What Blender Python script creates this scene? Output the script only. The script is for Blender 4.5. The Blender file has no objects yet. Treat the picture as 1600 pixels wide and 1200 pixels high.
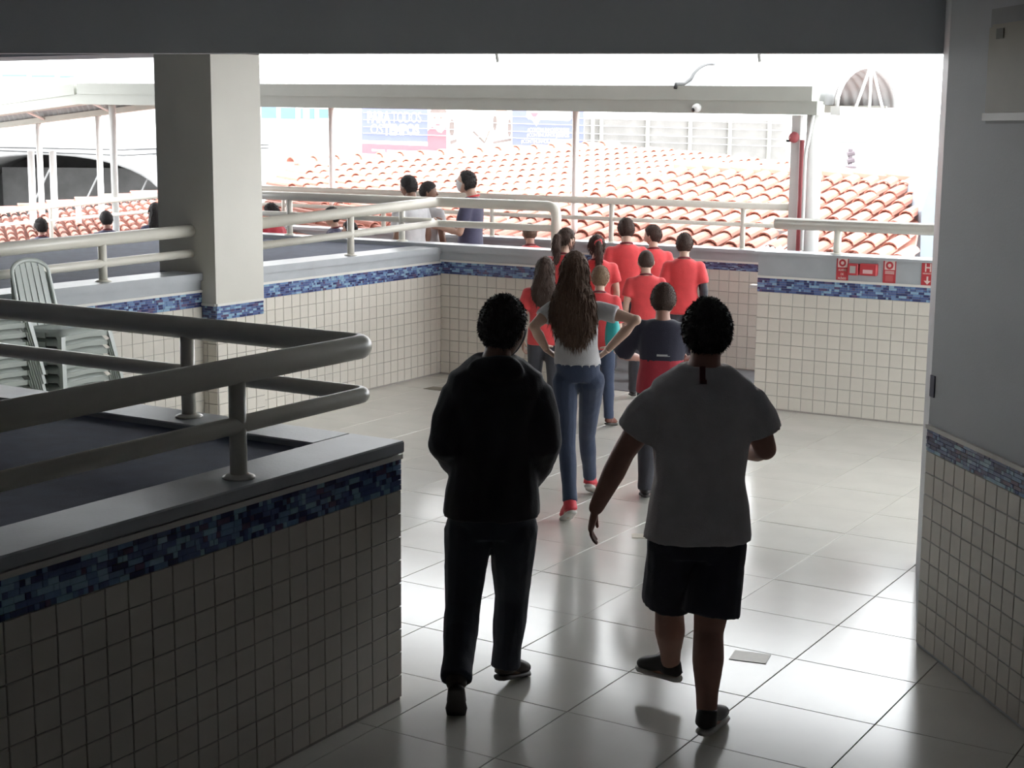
import bpy, bmesh, math, random
from mathutils import Vector, Matrix, noise
random.seed(7)
sc = bpy.context.scene
C = sc.collection

# ------------------------------------------------------------------ camera
F0 = 2370.8; PIT = .166296; ROL = -.0083574; YU = .552514; CH = 2.4
cp, sp = math.cos(PIT), math.sin(PIT)
def _rw(v): return Vector((math.cos(YU)*v[0]-math.sin(YU)*v[1], math.sin(YU)*v[0]+math.cos(YU)*v[1], v[2]))
_F = Vector((0, cp, -sp)); _U = Vector((0, sp, cp)); _X = Vector((1, 0, 0))
_c, _s = math.cos(ROL), math.sin(ROL)
BX = _rw(_c*_X-_s*_U); BU = _rw(_s*_X+_c*_U); BF = _rw(_F)
CAM = Vector((0, 0, CH))
cd = bpy.data.cameras.new('camera'); cam = bpy.data.objects.new('camera', cd); C.objects.link(cam)
cd.sensor_width = 36; cd.lens = F0/1600*36; cd.clip_start = .05; cd.clip_end = 3000
m = Matrix.Identity(4)
for i in range(3):
    m[i][0] = BX[i]; m[i][1] = BU[i]; m[i][2] = -BF[i]; m[i][3] = CAM[i]
cam.matrix_world = m
sc.camera = cam
def ray(x, y): return BF+BX*((x-800)/F0)-BU*((y-600)/F0)
def at(x, y, D): return CAM+ray(x, y)*D
def atz(x, y, z): d = ray(x, y); return CAM+d*((z-CH)/d.z)
def aty(x, y, Y): d = ray(x, y); return CAM+d*(Y/d.y)
def atx(x, y, X): d = ray(x, y); return CAM+d*(X/d.x)
def proj(p):
    q = Vector(p)-CAM; w = q.dot(BF)
    return 800+F0*q.dot(BX)/w, 600-F0*q.dot(BU)/w, w

# ------------------------------------------------------------------ light: bright overcast sky only
W = bpy.data.worlds.new('overcast_sky'); sc.world = W; W.use_nodes = True
nt = W.node_tree; bg = nt.nodes['Background']
bg.inputs['Color'].default_value = (.95, .98, 1, 1); bg.inputs['Strength'].default_value = 5.5
sc.view_settings.view_transform = 'Standard'; sc.view_settings.look = 'None'
sc.view_settings.gamma = 1; sc.view_settings.use_curve_mapping = False
sc.view_settings.exposure = .75

# ------------------------------------------------------------------ materials
MATS = {}
def mat(name, col, rough=.6, var=.06, vs=6., bump=0., bs=60., metal=0., rnd=0., spec=.5, stretch=None, sheen=0.):
    if name in MATS: return MATS[name]
    M = bpy.data.materials.new(name); M.use_nodes = True
    n = M.node_tree.nodes; l = M.node_tree.links; b = n['Principled BSDF']
    b.inputs['Roughness'].default_value = rough; b.inputs['Metallic'].default_value = metal
    b.inputs['Specular IOR Level'].default_value = spec
    if sheen: b.inputs['Sheen Weight'].default_value = sheen
    tc = n.new('ShaderNodeTexCoord'); mp = n.new('ShaderNodeMapping'); l.new(tc.outputs['Object'], mp.inputs[0])
    if stretch: mp.inputs['Scale'].default_value = stretch
    t = n.new('ShaderNodeTexNoise'); t.inputs['Scale'].default_value = vs; t.inputs['Detail'].default_value = 4
    l.new(mp.outputs[0], t.inputs['Vector'])
    rp = n.new('ShaderNodeMapRange'); rp.inputs['From Min'].default_value = .3; rp.inputs['From Max'].default_value = .7
    rp.inputs['To Min'].default_value = 1-var; rp.inputs['To Max'].default_value = 1+var
    l.new(t.outputs['Fac'], rp.inputs['Value'])
    val = rp.outputs[0]
    if rnd:
        oi = n.new('ShaderNodeObjectInfo'); r2 = n.new('ShaderNodeMapRange')
        r2.inputs['To Min'].default_value = 1-rnd; r2.inputs['To Max'].default_value = 1+rnd
        l.new(oi.outputs['Random'], r2.inputs['Value'])
        mu = n.new('ShaderNodeMath'); mu.operation = 'MULTIPLY'; l.new(val, mu.inputs[0]); l.new(r2.outputs[0], mu.inputs[1]); val = mu.outputs[0]
    vm = n.new('ShaderNodeVectorMath'); vm.operation = 'SCALE'; vm.inputs[0].default_value = col[:3]
    l.new(val, vm.inputs['Scale']); l.new(vm.outputs[0], b.inputs['Base Color'])
    if bump:
        t2 = n.new('ShaderNodeTexNoise'); t2.inputs['Scale'].default_value = bs; t2.inputs['Detail'].default_value = 5
        l.new(mp.outputs[0], t2.inputs['Vector'])
        bp = n.new('ShaderNodeBump'); bp.inputs['Strength'].default_value = bump; bp.inputs['Distance'].default_value = .01
        l.new(t2.outputs['Fac'], bp.inputs['Height']); l.new(bp.outputs[0], b.inputs['Normal'])
    MATS[name] = M; return M

PAINT = mat('grey_wall_paint', (.52, .54, .56), .55, .03, 2, .08, 90)
PAINTW = mat('ivory_pillar_paint', (.60, .58, .52), .5, .03, 2, .06, 90)
CURB = mat('grey_curb_paint', (.42, .44, .46), .35, .06, 5, .1, 60)
GROUT = mat('tile_grout', (.40, .37, .34), .85, .08, 20)
TILE = mat('cream_wall_tile', (.68, .64, .57), .28, .03, 8, 0, 60, rnd=.03)
FTILE = mat('porcelain_floor_tile', (.70, .68, .62), .17, .04, 3, .006, 14, rnd=.03)
FGROUT = mat('floor_grout', (.24, .23, .21), .8, .1, 20)
TRIM = mat('white_trim', (.72, .70, .66), .4, .02)
RAIL = mat('cream_rail_enamel', (.72, .69, .61), .32, .03, 6)
CARPET = mat('navy_ramp_paint', (.055, .068, .115), .75, .15, 10, .2, 200)
MOS = [mat('mosaic_navy', (.045, .055, .15), .2, .1, 30), mat('mosaic_indigo', (.10, .14, .30), .2, .1, 30),
       mat('mosaic_blue', (.17, .27, .47), .2, .1, 30), mat('mosaic_sky', (.28, .44, .60), .2, .1, 30),
       mat('mosaic_plum', (.12, .09, .18), .2, .1, 30)]
WHITE = mat('white_enamel', (.75, .75, .73), .4, .03)
FASCIA = mat('canopy_fascia_paint', (.50, .51, .46), .5, .04, 3)
SHEET = mat('canopy_metal_sheet', (.34, .34, .34), .4, .05, 5)
CONC = mat('bare_concrete', (.20, .195, .185), .9, .12, 3, .2, 30)
TERRA = mat('terracotta_tile', (.46, .21, .16), .8, .12, 8, .1, 60, rnd=.12)
WALLW = mat('white_house_wall', (.7, .7, .69), .8, .03, 2)

# ------------------------------------------------------------------ mesh helpers
def link(o, parent=None):
    C.objects.link(o)
    if parent: o.parent = parent
    return o
def rootof(o):
    while o.parent: o = o.parent
    return o
def mk(name, bm, mats, parent=None, smooth=False):
    """bmesh in world coordinates -> ONE mesh object (moved into its root's frame)"""
    if parent:
        off = rootof(parent).location
        if off.length > 0: bmesh.ops.translate(bm, verts=bm.verts, vec=-off)
    me = bpy.data.meshes.new(name); bm.to_mesh(me); bm.free()
    for M in (mats if isinstance(mats, (list, tuple)) else [mats]): me.materials.append(M)
    if smooth:
        for p in me.polygons: p.use_smooth = True
    return link(bpy.data.objects.new(name, me), parent)
def empty(name, loc, label, cat, group=None):
    o = bpy.data.objects.new(name, None); C.objects.link(o); o.location = loc; o.empty_display_size = .1
    return tag(o, label, cat, group)
def tag(o, label=None, cat=None, group=None, kind=None):
    if label: o['label'] = label
    if cat: o['category'] = cat
    if group: o['group'] = group
    if kind: o['kind'] = kind
    return o
def hexa(bm, pts, mi=0):
    v = [bm.verts.new(p) for p in pts]
    for f in ((3, 2, 1, 0), (4, 5, 6, 7), (0, 1, 5, 4), (1, 2, 6, 5), (2, 3, 7, 6), (3, 0, 4, 7)):
        bm.faces.new([v[i] for i in f]).material_index = mi
def box(bm, x0, x1, y0, y1, z0, z1, mi=0):
    hexa(bm, [(x0, y0, z0), (x1, y0, z0), (x1, y1, z0), (x0, y1, z0), (x0, y0, z1), (x1, y0, z1), (x1, y1, z1), (x0, y1, z1)], mi)
def obox(bm, o, a, b, c, mi=0):
    """box from corner o with edge vectors a, b, c"""
    o, a, b, c = map(Vector, (o, a, b, c))
    hexa(bm, [o, o+a, o+a+b, o+b, o+c, o+a+c, o+a+b+c, o+b+c], mi)
def prism(bm, poly, z0, z1, mi=0):
    a = [bm.verts.new((x, y, z0)) for x, y in poly]; b = [bm.verts.new((x, y, z1)) for x, y in poly]
    n = len(poly)
    bm.faces.new(a[::-1]).material_index = mi; bm.faces.new(b).material_index = mi
    for i in range(n): bm.faces.new([a[i], a[(i+1) % n], b[(i+1) % n], b[i]]).material_index = mi
def B(): return bmesh.new()
def fillet(pts, r, n=6):
    pts = [Vector(p) for p in pts]; out = [pts[0]]
    for i in range(1, len(pts)-1):
        a, b, c = pts[i-1], pts[i], pts[i+1]
        da = (a-b); dc = (c-b); ra = min(r, da.length*.45); rc = min(r, dc.length*.45)
        p = b+da.normalized()*ra; q = b+dc.normalized()*rc
        for k in range(n+1):
            t = k/n; out.append(p*(1-t)**2+b*2*t*(1-t)+q*t*t)
    return out+[pts[-1]]
def tube(bm, pts, r, n=12, cap=True, mi=0):
    pts = [Vector(p) for p in pts]; rings = []
    rs = r if isinstance(r, (list, tuple)) else [r]*len(pts)
    t0 = (pts[1]-pts[0]).normalized()
    s = t0.orthogonal().normalized()
    for i, p in enumerate(pts):
        a = pts[max(i-1, 0)]; b = pts[min(i+1, len(pts)-1)]
        t = (b-a).normalized()
        s = (s-t*s.dot(t)).normalized(); u = t.cross(s)
        rings.append([bm.verts.new(p+(s*math.cos(2*math.pi*k/n)+u*math.sin(2*math.pi*k/n))*rs[i]) for k in range(n)])
    for a, b in zip(rings, rings[1:]):
        for k in range(n): bm.faces.new([a[k], a[(k+1) % n], b[(k+1) % n], b[k]]).material_index = mi
    if cap:
        bm.faces.new(rings[0][::-1]).material_index = mi; bm.faces.new(rings[-1]).material_index = mi
def loft(bm, rings, close=True):
    """rings: list of equal-length point lists"""
    R = [[bm.verts.new(p) for p in r] for r in rings]; n = len(R[0])
    for a, b in zip(R, R[1:]):
        for k in range(n): bm.faces.new([a[k], a[(k+1) % n], b[(k+1) % n], b[k]])
    if close: bm.faces.new(R[0][::-1]); bm.faces.new(R[-1])
def ell(c, s, n, a, b, N=16, e=2.):
    out = []
    for k in range(N):
        t = 2*math.pi*k/N; ct, st = math.cos(t), math.sin(t)
        out.append(Vector(c)+s*(a*math.copysign(abs(ct)**(2/e), ct))+n*(b*math.copysign(abs(st)**(2/e), st)))
    return out
def lathe(bm, c, prof, n=20, axis=(0, 0, 1)):
    ax = Vector(axis).normalized(); s = ax.orthogonal().normalized(); u = ax.cross(s); c = Vector(c)
    loft(bm, [[c+ax*h+(s*math.cos(2*math.pi*k/n)+u*math.sin(2*math.pi*k/n))*max(r, 1e-4) for k in range(n)] for r, h in prof])
def textobj(name, body, origin, right, up, size, M, parent, bold=0., width=None, ext=.002):
    cu = bpy.data.curves.new(name, 'FONT'); cu.body = body; cu.size = 1; cu.offset = bold; cu.extrude = ext/size; cu.resolution_u = 3
    tmp = bpy.data.objects.new(name, cu); C.objects.link(tmp)
    dg = bpy.context.evaluated_depsgraph_get(); dg.update()
    me = bpy.data.meshes.new_from_object(tmp.evaluated_get(dg)); bpy.data.objects.remove(tmp); bpy.data.curves.remove(cu)
    xs = [v.co.x for v in me.vertices]; x0, x1 = min(xs), max(xs)
    sx = (width/(x1-x0)) if width else size
    r = Vector(right).normalized(); u = Vector(up).normalized(); nn = r.cross(u)
    off = rootof(parent).location
    for v in me.vertices:
        v.co = Vector(origin)-off+r*((v.co.x-x0)*sx)+u*(v.co.y*size)+nn*(v.co.z*size)
    me.materials.clear(); me.materials.append(M)
    return link(bpy.data.objects.new(name, me), parent)

# ------------------------------------------------------------------ structure: tiled walls
TW = .1017
def tile_mesh(w, h, t, bev, M):
    bm = B(); box(bm, -w/2, w/2, -t, 0, -h/2, h/2)      # outer face at y = -t
    bmesh.ops.bevel(bm, geom=[e for e in bm.edges if all(abs(v.co.y+t) < 1e-6 for v in e.verts)], offset=bev, segments=1, affect='EDGES')
    me = bpy.data.meshes.new('tile'); bm.to_mesh(me); bm.free(); me.materials.append(M); return me
TILE_ME = {}
def clad(wall, a, b, z0, zm0, zm1, pitch=TW, maxobj=300, frm=0., to=None, mosaic=True, trim=True, TM=TILE):
    """tiles, mosaic band and white moulding on the vertical face running a->b; the outside lies to the right of a->b"""
    a = Vector((a[0], a[1], 0)); b = Vector((b[0], b[1], 0)); d = (b-a); Ln = d.length; d.normalize()
    n = Vector((d.y, -d.x, 0))
    ncol = max(1, round(Ln/pitch)); pc = Ln/ncol; nrow = max(1, round((zm0-z0)/pitch)); pr = (zm0-z0)/nrow
    key = (round(pc, 3), round(pr, 3), TM.name)
    if key not in TILE_ME: TILE_ME[key] = tile_mesh(pc-.005, pr-.005, .006, .002, TM)
    ang = math.atan2(d.y, d.x); cnt = 0
    rest = B(); nrest = 0; off = rootof(wall).location
    to = Ln if to is None else to
    for i in range(ncol):
        s = (i+.5)*pc
        for j in range(nrow):
            p = a+d*s+n*.0005+Vector((0, 0, z0+(j+.5)*pr))
            if frm <= s <= to and cnt < maxobj:
                o = bpy.data.objects.new('tile', TILE_ME[key]); link(o, wall); o.location = p-off; o.rotation_euler = (0, 0, ang); cnt += 1
            else:
                nrest += 1; obox(rest, p-d*(pc/2-.0025)-Vector((0, 0, pr/2-.0025)), d*(pc-.005), n*.006, Vector((0, 0, pr-.005)))
    if nrest: tag(mk('tile_field', rest, TM, wall), kind='stuff')
    else: rest.free()
    if mosaic:
        rows = 6; h = (zm1-zm0)/rows; bm = B()
        for r in range(rows):
            s = 0.
            while s < Ln-.004:
                w_ = random.choice((.022, .022, .045, .068)); w_ = min(w_, Ln-s)
                p = a+d*(s+.001)+n*.0005+Vector((0, 0, zm0+r*h+.001))
                ph = noise.noise(Vector(((s+a.x+a.y)*3.1, r*.15, 0)))
                mi = random.choices(range(5), weights=(1.6-ph*2, 2.2, 1.6+ph, .9+max(0, ph)*3, .5))[0] if abs(ph) < .8 else 1
                obox(bm, p, d*(w_-.002), n*random.uniform(.005, .008), Vector((0, 0, h-.002)), mi)
                s += w_
        tag(mk('mosaic_band', bm, MOS, wall), kind='stuff')
    if trim:
        bm = B(); obox(bm, a+n*.0005+Vector((0, 0, zm1)), d*Ln, n*.016, Vector((0, 0, .02))); mk('moulding', bm, TRIM, wall)
def struct(name, bm, mats, label=None):
    o = mk(name, bm, mats); o['kind'] = 'structure'
    if label: o['label'] = label
    return o

# floor
FP = .5665; FX0 = -2.394; FY0 = 5.262
bm = B(); box(bm, -16.2, 8, -4.2, 12.32, -.25, -.0045); box(bm, -12.2, -3, 12.32, 14.3, -.25, -.0045)
floor = struct('floor', bm, FGROUT, 'glossy pale porcelain floor of the hall')
fbm = B(); box(fbm, -FP/2+.002, FP/2-.002, -FP/2+.002, FP/2-.002, -.008, 0)
bmesh.ops.bevel(fbm, geom=[e for e in fbm.edges if all(v.co.z > -.001 for v in e.verts)], offset=.0015, segments=1, affect='EDGES')
FT = bpy.data.meshes.new('floor_tile'); fbm.to_mesh(FT); fbm.free(); FT.materials.append(FTILE)
rest = B(); cand = []
for i in range(-12, 18):
    for j in range(-17, 13):
        x, y = FX0+(i+.5)*FP, FY0+(j+.5)*FP
        if x < -8.42-FP*.4 and y < 13 or y > 12.4: continue
        vis = False
        u_, v_, w_ = proj((x, y, 0))
        if w_ > 1 and -150 < u_ < 1800 and 300 < v_ < 1500: vis = True
        cand.append((w_ if vis else 999, x, y, vis))
cand.sort(); k = 0
for w_, x, y, vis in cand:
    if vis and k < 290:
        o = bpy.data.objects.new('floor_tile', FT); link(o, floor); o.location = (x, y, random.uniform(-.0006, .0006)); k += 1
    else: box(rest, x-FP/2+.002, x+FP/2-.002, y-FP/2+.002, y+FP/2-.002, -.0044, 0)
tag(mk('floor_tile_field', rest, FTILE, floor), kind='stuff')

# ceiling, beams, enclosure
FL = atz(-260, 83, 2.82); FR = Vector((-2.403, 8.263, 2.82))
bm = B(); box(bm, -16.5, 9, -4.4, 9.5, 3.35, 3.6); box(bm, -16.5, 3, 9.5, 14.0, 3.5, 3.7)  # outer slab is added out of view to shade the walkway and fascia
struct('ceiling', bm, PAINT, 'grey painted slab ceiling with an unseen outer slab added for shade')
bm = B(); d = (FR-FL); d.z = 0; d.normalize(); nb = Vector((-d.y, d.x, 0))
obox(bm, Vector((FL.x, FL.y, 2.82)), d*((FR-FL).length+.35), nb*.12, Vector((0, 0, .6)))
struct('trim_1', bm, PAINT, 'grey painted beam spanning above the opening')
bm = B(); box(bm, -16.5, -8.27, 8.94, 9.5, 2.97, 3.4); box(bm, -8.27, -2, 9.3, 9.5, 3.1, 3.4)
struct('trim_2', bm, PAINT, 'grey beam over the ivory pillar')
bm = B()
w = Vector((.65, -.76, 0)).normalized(); wn = Vector((.76, .65, 0)).normalized()
J0 = Vector((-2.403, 8.263, 0)); J1 = Vector((-1.982, 6.9, 0)); J2 = J1+w*14.4
prism(bm, [(p.x, p.y) for p in (J0, J0+wn*.5, J2+wn*.3, J2, J1)][::-1], 0, 3.4)
wr = struct('wall_right', bm, PAINT, 'grey painted wall with blue mosaic band and tiled dado')
clad(wr, (J1.x, J1.y), ((J1+w*5.2).x, (J1+w*5.2).y), .012, .945, 1.05, maxobj=297)
bm = B(); box(bm, -16.4, 9, -4.5, -4.2, 0, 3.4); struct('wall_rear', bm, PAINT, 'grey rear wall')
bm = B(); box(bm, -16.5, -16.2, -4.5, 8.94, 0, 3.4); struct('wall_left_rear', bm, PAINT, 'grey side wall')

# pillar
bm = B(); box(bm, -8.87, -8.27, 8.94, 9.51, 1.012, 3.4, 0); box(bm, -8.864, -8.276, 8.946, 9.504, 0, 1.012, 1)
pil = struct('pillar', bm, [PAINTW, GROUT], 'square ivory pillar with blue mosaic collar')
clad(pil, (-8.276, 8.946), (-8.276, 9.504), .01, .885, .995)
clad(pil, (-8.864, 8.946), (-8.276, 8.946), .01, .885, .995)

# near ramp landing block
BXF, BYE = -3.62, 5.0
bm = B(); box(bm, -8.4, BXF-.007, -4, BYE-.007, 0, 1.056, 0)
blk = struct('wall_front_left', bm, GROUT, 'tiled ramp landing wall in the foreground with blue mosaic band')
clad(blk, (BXF-.007, 1.0), (BXF-.007, BYE), .012, .917, 1.05, maxobj=300, frm=.75)
clad(blk, (BXF, BYE-.007), (BXF-3.2, BYE-.007), .012, .917, 1.05, maxobj=0)
bm = B()
box(bm, BXF-.27, BXF+.012, -4, BYE+.01, 1.075, 1.125); box(bm, -8.4, BXF-.27, BYE-.24, BYE+.01, 1.075, 1.125)
box(bm, BXF-.2, BXF-.004, -4, BYE-.004, 1.04, 1.08); box(bm, -8.4, BXF-.2, BYE-.2, BYE-.004, 1.04, 1.08)
bmesh.ops.bevel(bm, geom=bm.edges[:], offset=.006, segments=1, affect='EDGES')
mk('curb', bm, CURB, blk)
bm = B(); box(bm, -8.4, BXF-.26, -4, BYE-.23, 1.05, 1.098); mk('ramp_surface', bm, CARPET, blk)

# far left wall and its deck
LX, BY = -8.42, 12.35
bm = B(); box(bm, LX-.3, LX-.007, 4, BY+.05, 0, 1.11, 0); box(bm, LX-.3, LX-.007, 4, BY+.05, 1.11, 1.2, 1)
wl = struct('wall_left', bm, [GROUT, CURB], 'cream tiled side wall with blue mosaic band and grey curb')
clad(wl, (LX-.007, 4.0), (LX-.007, BY), .012, .985, 1.10, pitch=.11, maxobj=297, frm=5.3)
bm = B(); box(bm, LX-.3, LX+.015, 4, BY, 1.195, 1.255); mk('curb', bm, CURB, wl)
bm = B(); box(bm, -12.2, LX-.28, 4, BY-.05, 0, 1.248); struct('floor_deck', bm, CARPET, 'slate blue raised deck behind the side wall')
# back wall, left of the passage
bm = B(); box(bm, -12.2, -7.12, BY-.043, BY+.13, 0, 1.13, 0); box(bm, -12.2, -7.12, BY-.043, BY+.13, 1.13, 1.22, 1)
wb = struct('wall_back_left', bm, [GROUT, CURB], 'cream tiled back wall beside the passage')
clad(wb, (LX, BY-.043), (-7.12, BY-.043), .012, 1.0, 1.115, pitch=.11)
bm = B(); box(bm, -12.22, -7.10, BY-.07, BY+.16, 1.215, 1.285); mk('curb', bm, CURB, wb)
# back wall, right of the passage
bm = B(); box(bm, -5.09, 1.5, 12.307, 12.5, 0, 1.155, 0); box(bm, -5.09, 1.5, 12.307, 12.5, 1.155, 1.36, 1)
wbr = struct('wall_back_right', bm, [GROUT, CURB], 'cream tiled parapet wall with mosaic band and red fire signs')
clad(wbr, (-5.09, 12.307), (-1.6, 12.307), .012, 1.03, 1.15, pitch=.11, maxobj=297)
bm = B(); box(bm, -5.12, 1.5, 12.27, 12.53, 1.355, 1.378); mk('curb', bm, CURB, wbr)
# outer parapet
PX = -12.8
def pz(x): return 0. if x > PX else (x-PX)*.10
def slope_box(bm, x0, x1, y0, y1, z0, z1, mi=0):
    a, b_ = pz(x0), pz(x1)
    hexa(bm, [(x0, y0, z0+a), (x1, y0, z0+b_), (x1, y1, z0+b_), (x0, y1, z0+a), (x0, y0, z1+a), (x1, y0, z1+b_), (x1, y1, z1+b_), (x0, y1, z1+a)], mi)
bm = B()
for x0, x1 in ((PX, -2.5), (-20, PX)): slope_box(bm, x0, x1, 14.227, 14.40, -.6, 1.10, 0); slope_box(bm, x0, x1, 14.227, 14.40, 1.10, 1.215, 1)
wo = struct('wall_outer', bm, [GROUT, CURB], 'outer parapet wall of the walkway with cream tiles')
clad(wo, (-8.5, 14.227), (-4.0, 14.227), .012, 1.01, 1.085, pitch=.11, maxobj=297, frm=1.)
bm = B(); slope_box(bm, PX, -2.5, 14.19, 14.44, 1.19, 1.225); slope_box(bm, -20, PX, 14.19, 14.44, 1.19, 1.225); mk('curb', bm, CURB, wo)
# walkway floors
GREYF = mat('grey_walkway_floor', (.16, .16, .17), .6, .08, 6, .1, 100)
bm = B()
box(bm, -7.1, -3.0, 12.42, 14.2, -.02, .006)
def wz(x): return .006+min(.09, max(0, (-7.1-x)*.053)) - max(0, (-12-x)*.09)
for x0, x1 in ((-8.8, -7.1), (-12, -8.8), (-20, -12)):
    hexa(bm, [(x0, 12.48, -.8), (x1, 12.48, -.8), (x1, 14.22, -.8), (x0, 14.22, -.8), (x0, 12.48, wz(x0)), (x1, 12.48, wz(x1)), (x1, 14.22, wz(x1)), (x0, 14.22, wz(x0))])
struct('floor_walkway', bm, GREYF, 'grey sloping walkway floor')
bm = B()
hexa(bm, [(-14, 14.4, -.3), (-4.5, 14.4, -.3), (-4.5, 16.2, -.3), (-14, 16.2, -.3), (-14, 14.4, .0), (-4.5, 14.4, 0), (-4.5, 16.2, 0), (-14, 16.2, 0)])
hexa(bm, [(-22, 14.4, -1.2), (-14, 14.4, -.3), (-14, 16.2, -.3), (-22, 16.2, -1.2), (-22, 14.4, -.72), (-14, 14.4, 0), (-14, 16.2, 0), (-22, 16.2, -.72)])
struct('floor_ramp', bm, GREYF, 'lower flight of the walkway ramp')
#@@STRUCT_END
# ------------------------------------------------------------------ handrails
def rail(label, top, low, posts, rt=.049, rl=.033, rp=.032, M=RAIL, group=None, loc=None, fl=True, fillr=.09):
    loc = loc or Vector(posts[0][:3])
    e = empty('handrail', loc, label, 'handrail', group)
    if top:
        b_ = B(); tube(b_, fillet(top, fillr), rt, 16); mk('top_rail', b_, M, e, True)
    if low:
        b_ = B(); tube(b_, fillet(low, fillr*.8), rl, 14); mk('lower_rail', b_, M, e, True)
    for x, y, z0, z1 in posts:
        b_ = B(); tube(b_, [(x, y, z0), (x, y, z1)], rp, 14); p = mk('post', b_, M, e, True)
        if fl:
            b_ = B(); lathe(b_, (x, y, z0), [(rp*1.9, 0), (rp*1.9, .006), (rp*1.5, .012), (rp, .016)]); mk('flange', b_, M, p, True)
    return e
rx, ry = BXF-.10, BYE-.10
rail('thick cream tubular handrail turning the corner of the foreground landing',
     [(rx, -1, 1.515), (rx, ry+.0, 1.525), (-8.2, ry, 1.525)], [(rx, -1, 1.31), (rx, ry, 1.325), (-8.2, ry, 1.325)],
     [(rx, 4.12, 1.125, 1.50), (rx, 2.6, 1.125, 1.50), (rx, 1.1, 1.125, 1.5), (-4.71, ry, 1.125, 1.50), (-6.2, ry, 1.125, 1.5), (-7.7, ry, 1.125, 1.5)], loc=(rx, 4.12, 1.125), fillr=.07)
lx = LX-.1
rail('cream double handrail on the side wall before the pillar', [(lx, 5.2, 1.52), (lx, 8.95, 1.585)], [(lx, 5.2, 1.35), (lx, 8.95, 1.405)],
     [(lx, 8.0, 1.255, 1.56), (lx, 6.4, 1.255, 1.54), (lx, 5.4, 1.255, 1.52)])
rail('cream double handrail behind the pillar ending in a curved return above the passage',
     [(lx, 9.5, 1.595), (lx, BY+.03, 1.69), (-7.16, BY+.03, 1.69), (-7.16, BY+.03, 1.285)],
     [(lx, 9.5, 1.41), (lx, BY+.03, 1.48), (-7.17, BY+.03, 1.485)],
     [(lx, 11.0, 1.255, 1.63)], fillr=.1)
rail('cream double handrail along the raised deck edge', [(lx-.06, BY+.04, 1.69), (-12.1, BY+.04, 1.69)], [(lx-.06, BY+.04, 1.50), (-12.1, BY+.04, 1.50)],
     [(x, BY+.04, 1.285, 1.67) for x in (-8.95, -10.4, -11.9)], rt=.045, rl=.028, M=RAIL)
rail('thin double handrail on the outer parapet', [(-19.5, 14.31, 1.66+pz(-19.5)), (PX, 14.31, 1.66), (-5.60, 14.31, 1.66)], [(-19.5, 14.31, 1.47+pz(-19.5)), (PX, 14.31, 1.47), (-5.60, 14.31, 1.47)],
     [(x, 14.31, 1.22+pz(x), 1.65+pz(x)) for x in (-6.1, -7.6, -9.1, -10.6, -12.1, -13.6, -16.2, -17.7)], rt=.036, rl=.022, rp=.027, M=RAIL)
rail('short thick cream handrail on the parapet with the red fire signs', [(-4.98, 12.4, 1.62), (1.2, 12.4, 1.62)], None,
     [(x, 12.4, 1.378, 1.6) for x in (-4.42, -3.0, -1.5, 0)], rt=.05)
#@@RAIL_END
# ------------------------------------------------------------------ canopy
e = empty('walkway_canopy', (-5.3, 14.31, 1.225), 'barrel vaulted white metal canopy over the outer walkway', 'canopy')
def cz(x): return (-5.3-x)*.0115 if x > -15.4 else .116+(x+15.4)*.0893
def cbeam(bm, x0, x1, y0, y1, z0, z1):
    a, b_ = cz(x0), cz(x1)
    hexa(bm, [(x0, y0, z0+a), (x1, y0, z0+b_), (x1, y1, z0+b_), (x0, y1, z0+a), (x0, y0, z1+a), (x1, y0, z1+b_), (x1, y1, z1+b_), (x0, y1, z1+a)])
bm = B()
for x0, x1 in ((-15.4, -5.3), (-21, -15.4)): cbeam(bm, x0, x1, 14.135, 14.34, 2.56, 2.69); cbeam(bm, x0, x1-.05, 14.12, 14.36, 2.69, 2.83)
mk('fascia', bm, FASCIA, e)
bm = B()
for x0, x1 in ((-15.4, -5.3), (-21, -15.4)): cbeam(bm, x0, x1, 16.2, 16.32, 2.60, 2.68)
mk('outer_beam', bm, FASCIA, e)
bm = B(); N = 15; grid = []
xs = [-5.2-i*.0183 for i in range(0, 860)]
for i, x in enumerate(xs):
    cw = .012*math.sin(2*math.pi*(x+5.2)/.11); row = []
    for k in range(N):
        t = math.pi*k/(N-1); row.append(bm.verts.new((x, 15.28-(.97+cw)*math.cos(t), 2.66+cz(x)+(.385+cw)*math.sin(t))))
    grid.append(row)
for a, b_ in zip(grid, grid[1:]):
    for k in range(N-1): bm.faces.new([a[k], b_[k], b_[k+1], a[k+1]])
mk('corrugated_roof', bm, SHEET, e, True)
bm = B(); tube(bm, [(-5.16, 15.28-.99*math.cos(math.pi*k/16), 2.65+.41*math.sin(math.pi*k/16)) for k in range(17)], .022, 8); mk('end_arch', bm, WHITE, e, True)
for yb in (14.86, 15.28, 15.70):
    bm = B(); tube(bm, [(-5.17, yb, 2.64), (-5.17, 15.28+(yb-15.28)*.08, 3.05)], .016, 8); mk('spoke', bm, WHITE, e, True)
bm = B(); box(bm, -5.24, -5.14, 14.34, 16.35, 2.56, 2.645); mk('end_bar', bm, WHITE, e)
for x, y, z0, r in ((-5.38, 14.31, 1.225, .08), (-9.15, 16.26, -.02, .04), (-15.05, 14.392, 1.225+pz(-15.05), .045), (-12.9, 16.26, -.02, .04), (-17.3, 16.26, -.4, .045), (-18.6, 16.26, -.5, .045)):
    bm = B(); tube(bm, [(x, y, z0), (x, y, 2.6+cz(x))], r, 16); mk('post', bm, WHITE, e, True)
for i in range(7):
    x = -6.6-i*1.45; bm = B()
    tube(bm, [(x, 14.3, 2.66+cz(x)), (x, 16.25, 2.66+cz(x))], .02, 6); mk('tie_bar', bm, WHITE, e, True)
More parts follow.
